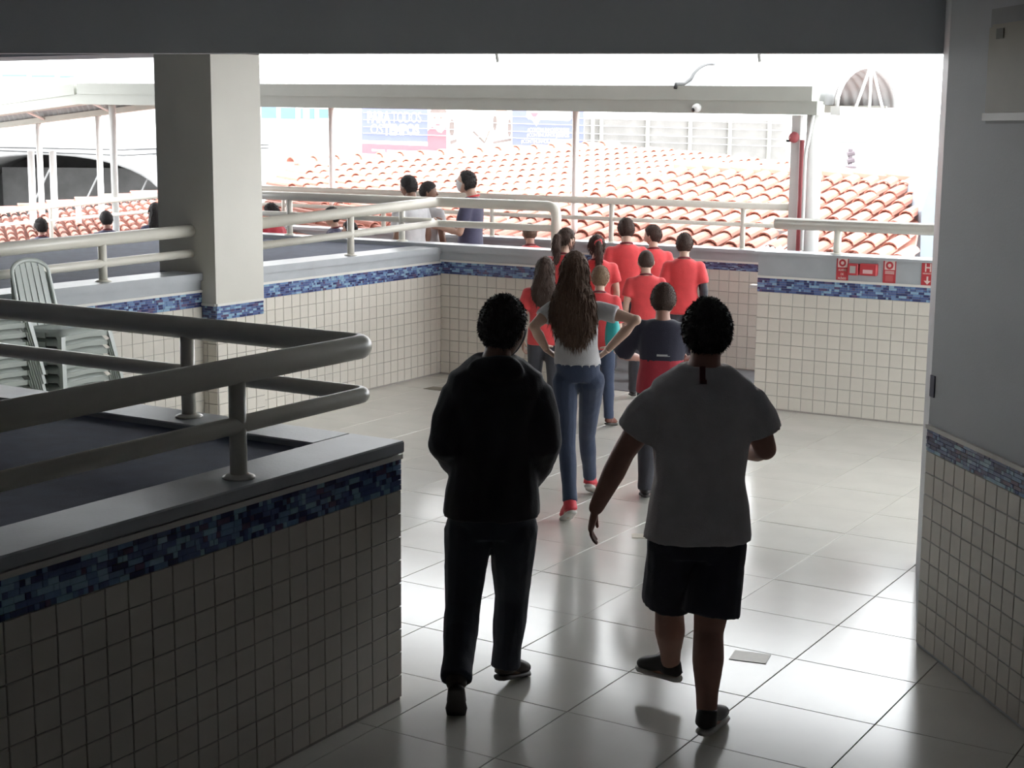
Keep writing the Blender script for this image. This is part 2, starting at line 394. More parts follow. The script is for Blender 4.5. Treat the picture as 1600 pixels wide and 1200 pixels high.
for x in (-15.6, -17., -18.4, -19.8):
    z = 2.63+cz(x); bm = B(); tube(bm, [(x, 14.3, z), (x-.1, 15.28, z+.36), (x, 16.25, z)], .025, 6); mk('truss', bm, WHITE, e, True)
# square pipe, red standpipe and downpipe by the canopy post
bm = B(); box(bm, -5.60, -5.51, 14.26, 14.34, 1.225, 2.56); tag(mk('square_post', bm, WHITE), 'slim white square post beside the red fire pipe', 'post')
RED = mat('fire_red', (.42, .10, .11), .35, .05)
e2 = empty('fire_pipe', (-5.46, 14.22, 1.1), 'red fire pipe with round bell on the canopy post', 'pipe')
bm = B(); tube(bm, [(-5.47, 14.22, 1.1), (-5.47, 14.22, 2.32)], .022, 10); mk('pipe', bm, RED, e2, True)
bm = B(); lathe(bm, (-5.55, 14.21, 2.345), [(.001, -.04), (.045, -.03), (.055, 0), (.05, .02), (.02, .035)], 16, (0, -1, 0)); mk('bell', bm, RED, e2, True)
bm = B(); tube(bm, fillet([(-5.36, 14.2, 2.56), (-5.40, 14.19, 2.3), (-5.42, 14.19, 2.2), (-5.42, 14.19, 1.25)], .08), .018, 10)
tag(mk('downpipe', bm, WHITE, None, True), 'thin white downpipe running down the canopy post', 'pipe')
# dome camera
p = aty(1090, 168, 14.14); e3 = empty('security_camera', (p.x, 14.14, p.z), 'small white security camera on the canopy fascia', 'camera')
bm = B(); lathe(bm, (p.x, 14.14, p.z), [(.045, 0), (.045, .02), (.04, .05), (.02, .068), (.001, .07)], 16, (0, -1, -.2)); mk('housing', bm, WHITE, e3, True)
bm = B(); lathe(bm, (p.x-.018, 14.085, p.z-.022), [(.022, 0), (.02, .012), (.001, .018)], 12, (-.2, -1, -.3)); mk('lens', bm, mat('black_glass', (.02, .02, .02), .1), e3, True)
xa, xb = aty(1062, 134, 14.2).x, aty(1112, 108, 15.25).x
def vault(x, y): return 2.672+cz(x)+.397*math.sqrt(max(0, 1-((15.28-y)/.982)**2))
cab = [Vector((xa, 14.10, 2.80+cz(xa))), Vector((xa, 14.11, 2.845+cz(xa))), Vector((xa, 14.30, 2.852+cz(xa)))]
for q in range(10):
    t = q/9; y = 14.45+.85*t; x = xa+(xb-xa)*t; cab.append(Vector((x, y, vault(x, y)+.021)))
bm = B(); tube(bm, cab, .018, 8); tag(mk('cable', bm, mat('black_rubber', (.03, .03, .03), .6), None, True), 'black cable looping over the corrugated canopy roof', 'cable')
# rods hanging past the beam
for (x0, y0, x1, y1) in ((769, 78, 778, 97), (1181, 68, 1187, 97)):
    a = aty(x0, y0, 9.42); b_ = aty(x1, y1, 9.42); bm = B(); tube(bm, [Vector((a.x, a.y, 3.12)), b_], .012, 8)
    tag(mk('hanger_rod', bm, WHITE, None, True), 'short white rod hanging behind the beam, over the '+('boy with a phone' if x0 < 900 else 'corrugated canopy end'), 'rod', 'rods hanging behind the beam')

# ------------------------------------------------------------------ things on the walls
e = empty('wall_box', J1+w*.35+Vector((0, 0, 2.45)), 'beige plastic equipment box high on the grey wall', 'equipment box')
BEI = mat('beige_plastic', (.42, .39, .31), .5, .05)
o = J1+w*.64+Vector((0, 0, 2.47)); bm = B(); obox(bm, o, w*.75, -wn*.13, Vector((0, 0, .36))); bmesh.ops.bevel(bm, geom=bm.edges[:], offset=.012, segments=2, affect='EDGES'); mk('body', bm, BEI, e)
bm = B(); obox(bm, o+w*.02-wn*.125+Vector((0, 0, -.02)), w*.71, -wn*.02, Vector((0, 0, .03))); mk('lip', bm, TRIM, e)
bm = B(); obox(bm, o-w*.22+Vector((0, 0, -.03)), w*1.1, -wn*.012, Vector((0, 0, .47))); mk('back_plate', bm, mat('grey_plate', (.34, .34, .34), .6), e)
bm = B(); obox(bm, o+w*.08-wn*.128+Vector((0, 0, .30)), w*.06, -wn*.006, Vector((0, 0, .04))); mk('knob_slot', bm, mat('dark_olive_plastic', (.1, .1, .07), .5), e)
STEEL = mat('dark_steel_plate', (.06, .06, .09), .35, .1, metal=.6)
jd = (J0-J1).normalized(); jn = Vector((-jd.y, jd.x, 0))
bm = B(); obox(bm, J1+w*.004-wn*.0005+Vector((0, 0, 1.2)), w*.045, -wn*.006, Vector((0, 0, .10)))
lp = tag(mk('strike_plate', bm, STEEL), 'small dark latch plate on the edge of the grey wall', 'latch plate')
# fire signs
SRED = mat('sign_red', (.50, .05, .06), .45, .05); SPALE = mat('sign_print', (.78, .62, .58), .5, .03)
def plate(name, x0, y0, x1, y1, Y=12.307, M=SRED, label='', t=.004):
    a = aty(x0, y0, Y); b_ = aty(x1, y1, Y); X0, X1 = a.x, b_.x; Z0, Z1 = b_.z, a.z
    e = empty(name, (X0, Y, Z0), label, 'sign'); bm = B(); box(bm, X0, X1, Y-t, Y-.0003, Z0, Z1); mk('plate', bm, M, e); return e, X0, X1, Z0, Z1
def ring(e, x, z, r0, r1, y, M, name='ring'):
    bm = B(); n = 24
    loft(bm, [[Vector((x+r*math.cos(2*math.pi*k/n), yy, z+r*math.sin(2*math.pi*k/n))) for k in range(n)] for r, yy in ((r1, y), (r1, y-.0015), (r0, y-.0015), (r0, y), (r1, y))], False); mk(name, bm, M, e)
def pbox(e, name, x0, x1, z0, z1, y, M, t=.0015):
    bm = B(); box(bm, x0, x1, y-t, y, z0, z1); return mk(name, bm, M, e)
yf = 12.303
for (x0, y0, x1, y1, lab, lines) in ((1308, 402, 1325, 439, 'red fire alarm sign with round symbol and three text lines', ('ALARME', 'DE', 'INCÊNDIO')), (1381, 406, 1399, 443, 'red fire sign with round symbol and solid lower half', None)):
    e, X0, X1, Z0, Z1 = plate('fire_sign', x0, y0, x1, y1, label=lab); wd = X1-X0; h = Z1-Z0
    pbox(e, 'symbol_panel', X0+wd*.12, X1-wd*.08, Z0+h*.58, Z1-h*.04, yf, SPALE)
    cx, cz = (X0+X1)/2, Z0+h*.77
    ring(e, cx, cz, wd*.14, wd*.30, yf-.0015, SRED); ring(e, cx, cz, .0005, wd*.07, yf-.0015, SPALE, 'dot')
    if lines:
        for i, tx in enumerate(lines): textobj('lettering', tx, (X0+wd*(.16 if i != 1 else .38), yf-.0005, Z0+h*(.42-.18*i)), (1, 0, 0), (0, 0, 1), h*.13, SPALE, e, .01, wd*(.68 if i != 1 else .24), .001)
    else:
        for i in range(3): pbox(e, 'text_line', X0+wd*.15, X1-wd*.12, Z0+h*(.50-.05*i), Z0+h*(.525-.05*i), yf, SPALE)
        pbox(e, 'lower_panel', X0+wd*.2, X1-wd*.2, Z0+h*.06, Z0+h*.34, yf, mat('sign_rose', (.56, .12, .12), .5))
e, X0, X1, Z0, Z1 = plate('hydrant_sign', 1441, 408, 1458, 447, label='red hydrant sign with letter H and downward arrow'); wd = X1-X0; h = Z1-Z0
textobj('lettering', 'H', (X0+wd*.28, yf-.0005, Z0+h*.58), (1, 0, 0), (0, 0, 1), h*.48, SPALE, e, .015, wd*.5, .001)
textobj('lettering', 'HIDRANTE', (X0+wd*.12, yf-.0005, Z0+h*.47), (1, 0, 0), (0, 0, 1), h*.08, SPALE, e, .005, wd*.76, .001)
pbox(e, 'arrow_shaft', X0+wd*.44, X0+wd*.58, Z0+h*.14, Z0+h*.38, yf, SPALE)
bm = B(); v = [bm.verts.new(p) for p in ((X0+wd*.22, yf-.0016, Z0+h*.2), (X0+wd*.51, yf-.0016, Z0+h*.05), (X0+wd*.8, yf-.0016, Z0+h*.2))]; bm.faces.new(v); mk('arrow_head', bm, SPALE, e)
e = empty('alarm_box', (aty(1328, 428, 12.307).x, 12.307, 1.2), 'pair of small red fire alarm boxes between two fire signs', 'alarm box')
for (x0, y0, x1, y1, inner) in ((1328, 411, 1343, 430, (.45, .42, .40)), (1346, 411, 1372, 431, (.7, .45, .45))):
    a = aty(x0, y0, 12.307); b_ = aty(x1, y1, 12.307); bm = B(); box(bm, a.x, b_.x, 12.255, 12.3067, b_.z, a.z)
    bmesh.ops.bevel(bm, geom=bm.edges[:], offset=.006, segments=1, affect='EDGES'); bx_ = mk('box', bm, SRED, e)
    bm = B(); wd = b_.x-a.x; h = a.z-b_.z; box(bm, a.x+wd*.22, b_.x-wd*.22, 12.253, 12.256, b_.z+h*.18, b_.z+h*.5 if x0 > 1340 else b_.z+h*.8); mk('glass', bm, mat('alarm_glass_%d' % x0, inner, .3), bx_)
bm = B(); q = aty(1165, 447, 12.40); box(bm, -5.19, -5.09, 12.36, 12.44, 1.05, 1.075); tag(mk('wall_hook', bm, WHITE), 'small white bracket on the end of the parapet beside the passage', 'bracket')
# floor marks
YEL = mat('yellow_tape', (.62, .5, .12), .6, .1); TAN = mat('tan_tape', (.66, .60, .48), .35, .1)
def mark(x, y, a, b_, M, lab, ang=0.):
    p = atz(x, y, 0); ca, sa = math.cos(ang), math.sin(ang); bm = B()
    obox(bm, (p.x-a/2*ca+b_/2*sa, p.y-a/2*sa-b_/2*ca, .0012), (a*ca, a*sa, 0), (-b_*sa, b_*ca, 0), (0, 0, .002)); tag(mk('floor_tape', bm, M), lab, 'floor tape')
mark(1172, 1027, .17, .13, TAN, 'faded beige tape rectangle on the floor beside the bare legged walker', .2)
mark(1003, 838, .12, .1, TAN, 'small tan tape patch on the floor behind the grey shirted walker', .5)
mark(980, 609, .5, .07, YEL, 'yellow tape strip at the foot of the walkway')
mark(1002, 692, .1, .3, YEL, 'yellow tape mark on the floor beyond the red sneakers')
mark(688, 608, .28, .16, mat('drain_grey', (.2, .18, .14), .6), 'small dark drain cover near the tiled side wall')
#@@WALLTHINGS_END
# ------------------------------------------------------------------ outdoors: ground, houses, walls, hills
bm = B(); box(bm, -700, 700, 16.8, 1400, -4.2, -4.0); box(bm, -700, -16.2, -400, 16.8, -4.2, -4.0); box(bm, 9.5, 700, -400, 16.8, -4.2, -4.0); box(bm, -16.2, 9.5, -400, -5, -4.2, -4.0)
struct('ground', bm, mat('street_ground', (.22, .21, .2), .9, .15, .2), 'pale street ground below the building')
# clay tiled roofs
def barrel(wd, ln, M):
    """one barrel roof tile: x across, y down-slope, z up"""
    bm = B(); n = 6; top = []; bot = []
    for y, sc_, dz in ((0, .86, 0.), (ln, 1., .028)):
        ro, ri = [], []
        for k in range(n+1):
            t = math.pi*k/n; ro.append(bm.verts.new((-wd*.36*sc_*math.cos(t), y, dz+wd*.30*sc_*math.sin(t)))); ri.append(bm.verts.new((-wd*.30*sc_*math.cos(t), y, dz+wd*.24*sc_*math.sin(t))))
        top.append(ro); bot.append(ri)
    for k in range(n):
        bm.faces.new([top[0][k], top[0][k+1], top[1][k+1], top[1][k]]); bm.faces.new([bot[0][k+1], bot[0][k], bot[1][k], bot[1][k+1]])
        bm.faces.new([top[1][k], top[1][k+1], bot[1][k+1], bot[1][k]])
    me = bpy.data.meshes.new('roof_tile'); bm.to_mesh(me); bm.free(); me.materials.append(M)
    for p in me.polygons: p.use_smooth = False
    return me
def tiled_roof(name, label, A, Bp, Lw, ncol, nrow, left=0., right=0., clipf=None, ridge=True, maxobj=290, body=None):
    """A->B ridge ends, Lw: a point down-slope from A; left / right: hip or valley skew of the ends in columns per row"""
    A, Bp, Lw = Vector(A), Vector(Bp), Vector(Lw)
    r = (Bp-A); Ln = r.length; r.normalize(); dn = Lw-A; dn -= r*dn.dot(r); dl = dn.length; dn.normalize(); up = r.cross(dn); up = up if up.z > 0 else -up
    e = empty(name, Vector((A.x, A.y, A.z)), label, 'roof')
    wd = Ln/ncol; ln = dl/nrow; me = barrel(wd, ln*1.14, TERRA)
    R = Matrix((r, dn, up)).transposed().to_4x4()
    if R.determinant() < 0: R = Matrix((-r, dn, up)).transposed().to_4x4()
    items = []
    for j in range(nrow):
        i0 = math.floor(-left*j); i1 = math.ceil(ncol+right*j)
        for i in range(i0, i1):
            p = A+r*((i+.5)*wd+random.uniform(-.006, .006))+dn*(j*ln+random.uniform(-.012, .012))+up*(.03+random.uniform(0, .008))
            u_, v_, w_ = proj(p+dn*ln*.5); vis = -20 < u_ < 1480 and 150 < v_ < 410
            items.append((w_ if vis else 999, p))
    items.sort(key=lambda t: t[0]); cnt = 0; stuff = []
    for w_, p in items:
        if w_ < 900 and cnt < maxobj:
            o = bpy.data.objects.new('roof_tile', me); link(o, e); o.matrix_local = Matrix.Translation(p-e.location) @ R @ Matrix.Rotation(random.uniform(-.02, .02), 4, 'Z'); cnt += 1
        else: stuff.append(p)
    if stuff:
        bm = B()
        for p in stuff:
            k0 = len(bm.verts); bm.from_mesh(me); bm.verts.ensure_lookup_table()
            bmesh.ops.transform(bm, matrix=Matrix.Translation(p) @ R, verts=bm.verts[k0:])
        tag(mk('roof_tile_field', bm, TERRA, e), kind='stuff')
    bm = B(); v = [bm.verts.new(p) for p in (A-up*.02, Bp-up*.02, Bp+dn*dl+r*right*nrow*wd-up*.02, A+dn*dl-r*left*nrow*wd-up*.02)]
    f = bm.faces.new(v); g = bmesh.ops.extrude_face_region(bm, geom=[f]); bmesh.ops.translate(bm, verts=[x for x in g['geom'] if isinstance(x, bmesh.types.BMVert)], vec=-up*.1)
    mk('roof_bed', bm, TERRA, e)
    if ridge:
        nr = int(Ln/.42); cm = barrel(.34, .46, TERRA); rr = Matrix((dn, -r, up)).transposed().to_4x4()
        if rr.determinant() < 0: rr = Matrix((-dn, -r, up)).transposed().to_4x4()
        for i in range(nr):
            o = bpy.data.objects.new('ridge_tile', cm); link(o, e); o.matrix_local = Matrix.Translation(A+r*((i+1)*Ln/nr)+up*.05-e.location) @ rr
    if body:
        bm = B(); z1 = (A+dn*dl).z-.15; q = [A, Bp, Bp+dn*(dl-.4), A+dn*(dl-.4)]
        bmesh.ops.recalc_face_normals(bm, faces=bm.faces); prism(bm, [(p.x, p.y) for p in q], -4, z1); mk('house_wall', bm, WALLW, e)
    return e, r, dn, up, wd, ln
rA = at(455, 262, 24); rB = at(965, 233, 29); rL = rA+(at(1000, 373, 20.3)-at(726, 250, 26.6))
tiled_roof('tiled_roof', 'broad clay tile roof below the banner wall', rA, rB, rL+(rL-rA)*.25, 30, 17, left=1.7, right=1.1, body=True)
qA = at(1062, 268, 21); qB = at(1446, 287, 19); qL = qA+(at(1275, 400, 16.9)-at(1400, 285, 19.24))
tiled_roof('tiled_roof', 'red clay tile roof with bold tile columns by the canopy end', qA, qB, qL+(qL-qA)*.15, 14, 9, left=.6, right=.5, body=True)
tiled_roof('tiled_roof', 'low clay tile roof seen under the deck handrails beside the shed', at(-60, 345, 24), at(250, 310, 25), at(-90, 420, 20), 22, 9, body=False)
# pale blue wall sliver on the right
bm = B(); pts = [at(1476, 225, 17.5), at(1440, 330, 17.5), at(1437, 420, 17.5), at(1540, 425, 17.5), at(1540, 225, 17.5)]
bk = [p+BF*1.2 for p in pts]; a_ = [bm.verts.new(p) for p in pts]; b2 = [bm.verts.new(p) for p in bk]
bm.faces.new(a_); bm.faces.new(b2[::-1])
for i in range(5): bm.faces.new([a_[i], a_[(i+1) % 5], b2[(i+1) % 5], b2[i]])
pt_ = a_[2].co.copy()
obox(bm, Vector((pts[2].x, pts[2].y, -4)), Vector((pts[3].x-pts[2].x, pts[3].y-pts[2].y, 0)), Vector((BF.x, BF.y, 0))*1.2, Vector((0, 0, pts[2].z+4.05)))
bmesh.ops.recalc_face_normals(bm, faces=bm.faces); tag(mk('gable_wall', bm, mat('pale_blue_wall', (.17, .20, .23), .7, .04)), 'pale blue sloping gable wall beyond the red roof', 'wall')
# small gable vent on the far house
bm = B(); g0 = at(1134, 268, 27); g1 = at(1200, 268, 27); g2 = at(1176, 258, 27); bk = BF*1.5
for a3, b3 in (((g0, g2), .06), ((g2, g1), .06)): obox(bm, a3[0], a3[1]-a3[0], bk, Vector((0, 0, .05)))
v = [bm.verts.new(p+BF*.05) for p in (g0, g1, g2)]; bm.faces.new(v)
obox(bm, Vector((g0.x, g0.y, -4))+BF*.05, Vector((g1.x-g0.x, g1.y-g0.y, 0)), Vector((BF.x, BF.y, 0))*1.3, Vector((0, 0, g0.z+4)))
tag(mk('gable_roof', bm, mat('grey_gable', (.3, .29, .27), .8)), 'small grey gable peak behind the red roof', 'roof')
# low white corrugated awning and a grey strip standing in for its shaded gap
e = empty('awning', at(1175, 394, 16.6), 'low white corrugated awning under the outer handrail', 'awning')
a0 = at(1168, 398, 16.4); a1 = at(1240, 404, 16.4); u1 = at(1210, 373, 17.6)-at(1168, 398, 16.4); bm = B()
n = 28; R_ = []
for i in range(n+1):
    p = a0.lerp(a1, i/n)+Vector((0, 0, .02*math.sin(i*1.9))); R_.append((bm.verts.new(p), bm.verts.new(p+u1)))
for i in range(n): bm.faces.new([R_[i][0], R_[i+1][0], R_[i+1][1], R_[i][1]])
mk('corrugated_sheet', bm, WHITE, e, True)
bm = B(); obox(bm, a0+u1+Vector((0, 0, -.02)), a1-a0, BF*.2, Vector((0, 0, .12))); mk('gap_shade_strip', bm, mat('gap_shade_grey', (.30, .29, .29), .7), e)
# banner wall with fence
e = empty('banner_wall', at(565, 250, 30), 'long concrete boundary wall carrying printed banners', 'wall')
Pl = at(566, 245, 30); Pr = at(913, 245, 30.8); dr = Pr-Pl; dr.z = 0; UL = dr.length; dr.normalize(); bn = Vector((dr.y, -dr.x, 0))
zb = -4; zt = 3.15
def bw(u, z): return Vector((Pl.x, Pl.y, 0))+dr*u+Vector((0, 0, z))
bm = B(); obox(bm, bw(-.0, zb)-bn*.2, dr*(UL+.0), bn*.19, Vector((0, 0, zt-zb))); mk('wall_panel', bm, WALLW, e)
bm = B(); obox(bm, bw(UL, zb)-bn*.2, dr*4.3, bn*.19, Vector((0, 0, 2.62-zb))); mk('concrete_panel', bm, CONC, e)
for i in range(6):
    bm = B(); x = UL+.12+(0, .18, 1.15, 2.05, 2.9, 3.75)[i]; obox(bm, bw(x, zb), dr*.07, bn*.06, Vector((0, 0, 2.66-zb))); mk('fence_post', bm, mat('fence_cream', (.36, .36, .32), .7), e)
def U(px, y=210): # banner coordinate of a pixel column
    d = ray(px, y); o2 = Vector((Pl.x, Pl.y, 0)); nn = bn; t = (o2-CAM).dot(Vector((nn.x, nn.y, 0)))/d.dot(nn); p = CAM+d*t
    return (p-o2).dot(dr), p.z
bnr = empty('banner', bw(0, 1.9), 'blue and red banner reading PARA TODOS OS TEMPOS with a student portrait', 'banner')
bnr2 = empty('banner', bw(U(800)[0], 1.9), 'blue banner with speech bubble and three hashtag lines', 'banner')
BLU = mat('banner_blue', (.135, .15, .30), .6, .03); BRED = mat('banner_red', (.36, .11, .13), .6, .03); BWH = mat('banner_white', (.8, .8, .8), .6, .02)
PSK = mat('portrait_skin', (.42, .30, .24), .7, .04); PHR = mat('portrait_hair', (.16, .13, .12), .7, .1); PYL = mat('portrait_cream', (.42, .40, .28), .7, .04)
def sheet(par, name, pts, M, lift):
    bm = B(); v = [bm.verts.new(bw(*U(x, y))+bn*lift) for x, y in pts]; f = bm.faces.new(v); bm.normal_update()
    if f.normal.dot(bn) < 0: f.normal_flip()
    return mk(name, bm, M, par)
def oval(par, name, cx, cy, rx_, ry_, M, lift, a0=0, a1=360):
    return sheet(par, name, [(cx+rx_*math.cos(math.radians(a0+(a1-a0)*k/24)), cy+ry_*math.sin(math.radians(a0+(a1-a0)*k/24))) for k in range(24 if a1-a0 >= 360 else 25)], M, lift)
sheet(bnr, 'red_field', [(565, 222), (668, 226), (668, 250), (565, 250)], BRED, .004)
sheet(bnr, 'blue_field', [(565, 150), (668, 152), (668, 221), (565, 219)], BLU, .004)
sheet(bnr, 'white_stripe', [(565, 219), (668, 222), (668, 228), (565, 224)], BWH, .006)
sheet(bnr, 'portrait_panel', [(668, 150), (700, 150), (700, 250), (668, 250)], mat('banner_pale', (.5, .5, .5), .6), .005)
sheet(bnr, 'portrait_shirt', [(668, 246), (668, 205), (676, 197), (684, 206), (690, 208), (697, 198), (698, 246)], BRED, .008)
oval(bnr, 'portrait_neck', 686, 203, 6, 10, PSK, .007); oval(bnr, 'portrait_face', 684, 187, 12, 15, PSK, .010); oval(bnr, 'portrait_hair', 685, 176, 13, 9, PHR, .012, 180, 360)
for i in (-1, 1): oval(bnr, 'portrait_eye', 684+i*5, 184, 1.6, 1, PHR, .013)
oval(bnr, 'portrait_mouth', 684, 195, 3.5, 1.2, BRED, .013)
def btxt(par, s, px, py, size_px, width_px, bold):
    u, z = U(px, py); u2, _ = U(px+width_px, py)
    textobj('lettering', s, bw(u, z)+bn*.008, dr, (0, 0, 1), size_px*30/F0*1.38, BWH, par, bold, u2-u, .002)
btxt(bnr, 'PARA', 574, 191, 17, 36, .045); btxt(bnr, 'TODOS', 612, 191, 17, 46, .0)
btxt(bnr, 'OS', 579, 209, 16, 19, .0); btxt(bnr, 'TEMPOS', 599, 210, 16, 56, .045)
sheet(bnr, 'text_line', [(605, 234), (652, 236), (652, 239), (605, 237)], BWH, .006); sheet(bnr, 'text_line', [(581, 233), (601, 234), (601, 237), (581, 236)], BWH, .006)
# plain portrait panel between the two banners
bnm = empty('banner', bw(U(702)[0], 1.9), 'white banner with pale portraits between the two blue banners', 'banner')
sheet(bnm, 'white_field', [(702, 150), (800, 152), (800, 252), (702, 250)], BWH, .004)
oval(bnm, 'portrait_face', 752, 178, 14, 20, PYL, .008); oval(bnm, 'portrait_neck', 756, 198, 11, 22, PYL, .007)
for a4, b4 in (((738, 206), (756, 224)), ((756, 224), (764, 204))): sheet(bnm, 'portrait_collar', [a4, (a4[0]+2.5, a4[1]-1.5), (b4[0]+2, b4[1]-2), b4], PHR, .01)
oval(bnm, 'portrait_face', 783, 182, 10, 18, PSK, .008); oval(bnm, 'portrait_neck', 786, 204, 6, 12, PSK, .007)
oval(bnm, 'portrait_hair', 773, 192, 3, 12, PHR, .01); oval(bnm, 'portrait_hair', 796, 200, 3, 14, PHR, .01); oval(bnm, 'portrait_hair', 706, 200, 4, 14, PHR, .008)
sheet(bnm, 'portrait_stripe', [(770, 221), (799, 216), (799, 220), (770, 225)], PHR, .009); sheet(bnm, 'portrait_shirt', [(774, 226), (799, 221), (799, 248), (774, 248)], PYL, .006); sheet(bnm, 'portrait_stripe', [(703, 220), (714, 217), (713, 222), (704, 226)], PHR, .009)
sheet(bnr2, 'red_field', [(800, 232), (912, 236), (912, 255), (800, 255)], BRED, .004)
sheet(bnr2, 'blue_field', [(800, 150), (912, 152), (912, 230), (800, 228)], BLU, .004)
sheet(bnr2, 'white_stripe', [(800, 227), (911, 230), (911, 236), (800, 233)], BWH, .006)
sheet(bnr2, 'speech_bubble', [(824, 160), (892, 162), (892, 187), (888, 189), (844, 187), (838, 197), (831, 187), (825, 186), (822, 182)], BWH, .006)
sheet(bnr2, 'bubble_mark', [(828, 176), (842, 176), (835, 186)], BRED, .008)
for i, (tx, tb, x0, x1, xs_) in enumerate((('#CONTINUAMOS', 'FORTES', 824, 889, 868), ('#CONTINUAMOS', 'JUNTOS', 823, 889, 868), ('#CONTINUAMOS', 'APRENDENDO', 814, 898, 858))):
    yy = (205.5, 213.5, 223.5)[i]
    btxt(bnr2, tx, x0, yy, 6, xs_-x0-1, .0); btxt(bnr2, tb, xs_, yy+.6, 6, x1-xs_, .04)
FW = mat('fence_wire', (.5, .5, .5), .5)
for i, (ya, yb) in enumerate(((176, 193), (187, 204), (198, 218), (208, 229))):
    bm = B(); a5 = bw(*U(567, ya))+bn*.064; b5 = bw(*U(1222, yb))+bn*.064; tube(bm, [a5, b5], .007, 6)
    tag(mk('fence_wire', bm, FW, None, True), 'white fence wire strung before the banner wall, '+('topmost', 'second from the top', 'third from the top', 'lowest')[i]+' of four', 'wire', 'fence wires before the banner wall')
# white buildings
BWIN = mat('blue_window', (.10, .17, .24), .3, .05)
def building(name, label, x0, x1, yt, D, wins, depth=8, M=WALLW, yb=None, face=0):
    a = at(x0, yt, D); b_ = at(x1, yt, D); d = b_-a; d.z = 0; L_ = d.length; d.normalize(); n_ = Vector((d.y, -d.x, 0))
    e = empty(name, (a.x, a.y, -4), label, 'building'); bm = B(); obox(bm, Vector((a.x, a.y, -4)), d*L_, -n_*depth, Vector((0, 0, a.z+4))); mk('wall', bm, M, e)
    for wx0, wy0, wx1, wy1 in wins:
        p = at(wx0, wy0, D); q_ = at(wx1, wy1, D); f = B(); wdt = (q_-p).dot(d); hh = p.z-q_.z
        obox(f, Vector((p.x, p.y, q_.z))-d*.05-Vector((0, 0, .05)), d*(wdt+.1), n_*.04, Vector((0, 0, hh+.1))); fr = mk('window', f, WHITE, e)
        f = B(); obox(f, Vector((p.x, p.y, q_.z))+n_*.03, d*wdt, n_*.02, Vector((0, 0, hh))); mk('pane', f, BWIN, fr)
    return e
building('white_building', 'white building with four blue windows left of the banner', 380, 535, 100, 36, [(409, 166, 432, 185), (439, 168, 462, 186), (470, 169, 492, 186), (499, 170, 521, 185)])
building('white_building', 'white building wing with a plain wall next to the banner', 536, 566, 112, 35.5, [])
building('white_building', 'tall white building with a strip of blue windows above the far canopy', -80, 330, 60, 62, [(4, 116, 42, 120), (50, 117, 86, 121), (94, 118, 128, 122), (136, 119, 146, 122.5)])
bm = B(); tube(bm, [Vector((at(477, 200, 33).x, at(477, 200, 33).y, -4)), at(477, 40, 33)], .07, 10); tag(mk('utility_pole', bm, mat('pole_grey', (.28, .27, .27), .8), None, True), 'tall grey pole rising above the long canopy', 'pole')
# power lines on the left
for i, (ya, yb) in enumerate(((229, 226), (233, 231))):
    bm = B(); a5 = at(-60, ya, 27); b5 = at(420, yb, 30); tube(bm, [a5, a5.lerp(b5, .5)-Vector((0, 0, .08+.05*i)), b5], .012, 5)
    tag(mk('power_line', bm, mat('black_rubber', (.03, .03, .03), .6), None, True), 'thin dark power line before the shed, '+('upper', 'lower')[i]+' of two', 'wire', 'power lines before the shed')
# dark barrel roofed shed
e = empty('shed', at(60, 330, 31), 'dark open ended shed with grey barrel roof', 'shed')
sh_c = at(70, 330, 31); sr = BX.copy(); sr.z = 0; sr.normalize(); sf = Vector((-sr.y, sr.x, 0)); bm = B(); out, inn = [], []
dirs = sf*7-sr*.9
for k in range(25):
    t = math.pi*k/24; c_, s_ = -math.cos(t), math.sin(t)**.8
    for rr_, lst in ((2.62, out), (2.5, inn)):
        p = sh_c+sr*(rr_*c_)+Vector((0, 0, -.05+(1.28 if rr_ > 2.6 else 1.19)*s_)); lst.append((bm.verts.new(p), bm.verts.new(p+dirs)))
for k in range(24):
    for lst, fl in ((out, 0), (inn, 1)):
        f = [lst[k][0], lst[k+1][0], lst[k+1][1], lst[k][1]]; bm.faces.new(f[::-1] if fl else f)
    bm.faces.new([out[k][0], inn[k][0], inn[k+1][0], out[k+1][0]])
mk('barrel_roof', bm, mat('shed_roof_sheet', (.22, .22, .22), .6), e, True)
DK = mat('shed_grey_wall', (.22, .22, .22), .8, .2, 2)
bm = B(); obox(bm, sh_c-sr*2.5+dirs*.98+Vector((0, 0, -4)), sr*5, sf*.1, Vector((0, 0, 5.2))); mk('end_wall', bm, DK, e)
for s_ in (-1, 1):
    bm = B(); obox(bm, sh_c+sr*(2.5*s_)+Vector((0, 0, -5.5)), dirs, sr*.08, Vector((0, 0, 5.5))); mk('side_wall', bm, DK, e)
bm = B(); obox(bm, sh_c-sr*2.5+sf*5+Vector((0, 0, -3)), sr*5, sf*.1, Vector((0, 0, 3.75))); mk('inner_partition', bm, DK, e)
for i in range(4):
    bm = B(); x = -1.6+i*1.05; tube(bm, [sh_c+sr*x+sf*.3+Vector((0, 0, -.3)), sh_c+sr*(x+.6)+sf*.3+Vector((0, 0, .85))], .02, 6); mk('brace', bm, mat('shed_brace', (.22, .22, .22), .7), e)
for px_ in (48, 82, 122):
    bm = B(); tube(bm, [Vector((at(px_, 300, 22.5).x, at(px_, 300, 22.5).y, -4)), at(px_, 236 if px_ < 100 else 318, 22.5)], .05 if px_ < 100 else .04, 10); tag(mk('steel_post', bm, WHITE, None, True), 'white steel post standing before the dark shed, '+{48: 'slim one near the shed opening', 82: 'taller one under the canopy', 122: 'short one among the roof tiles'}[px_], 'post')
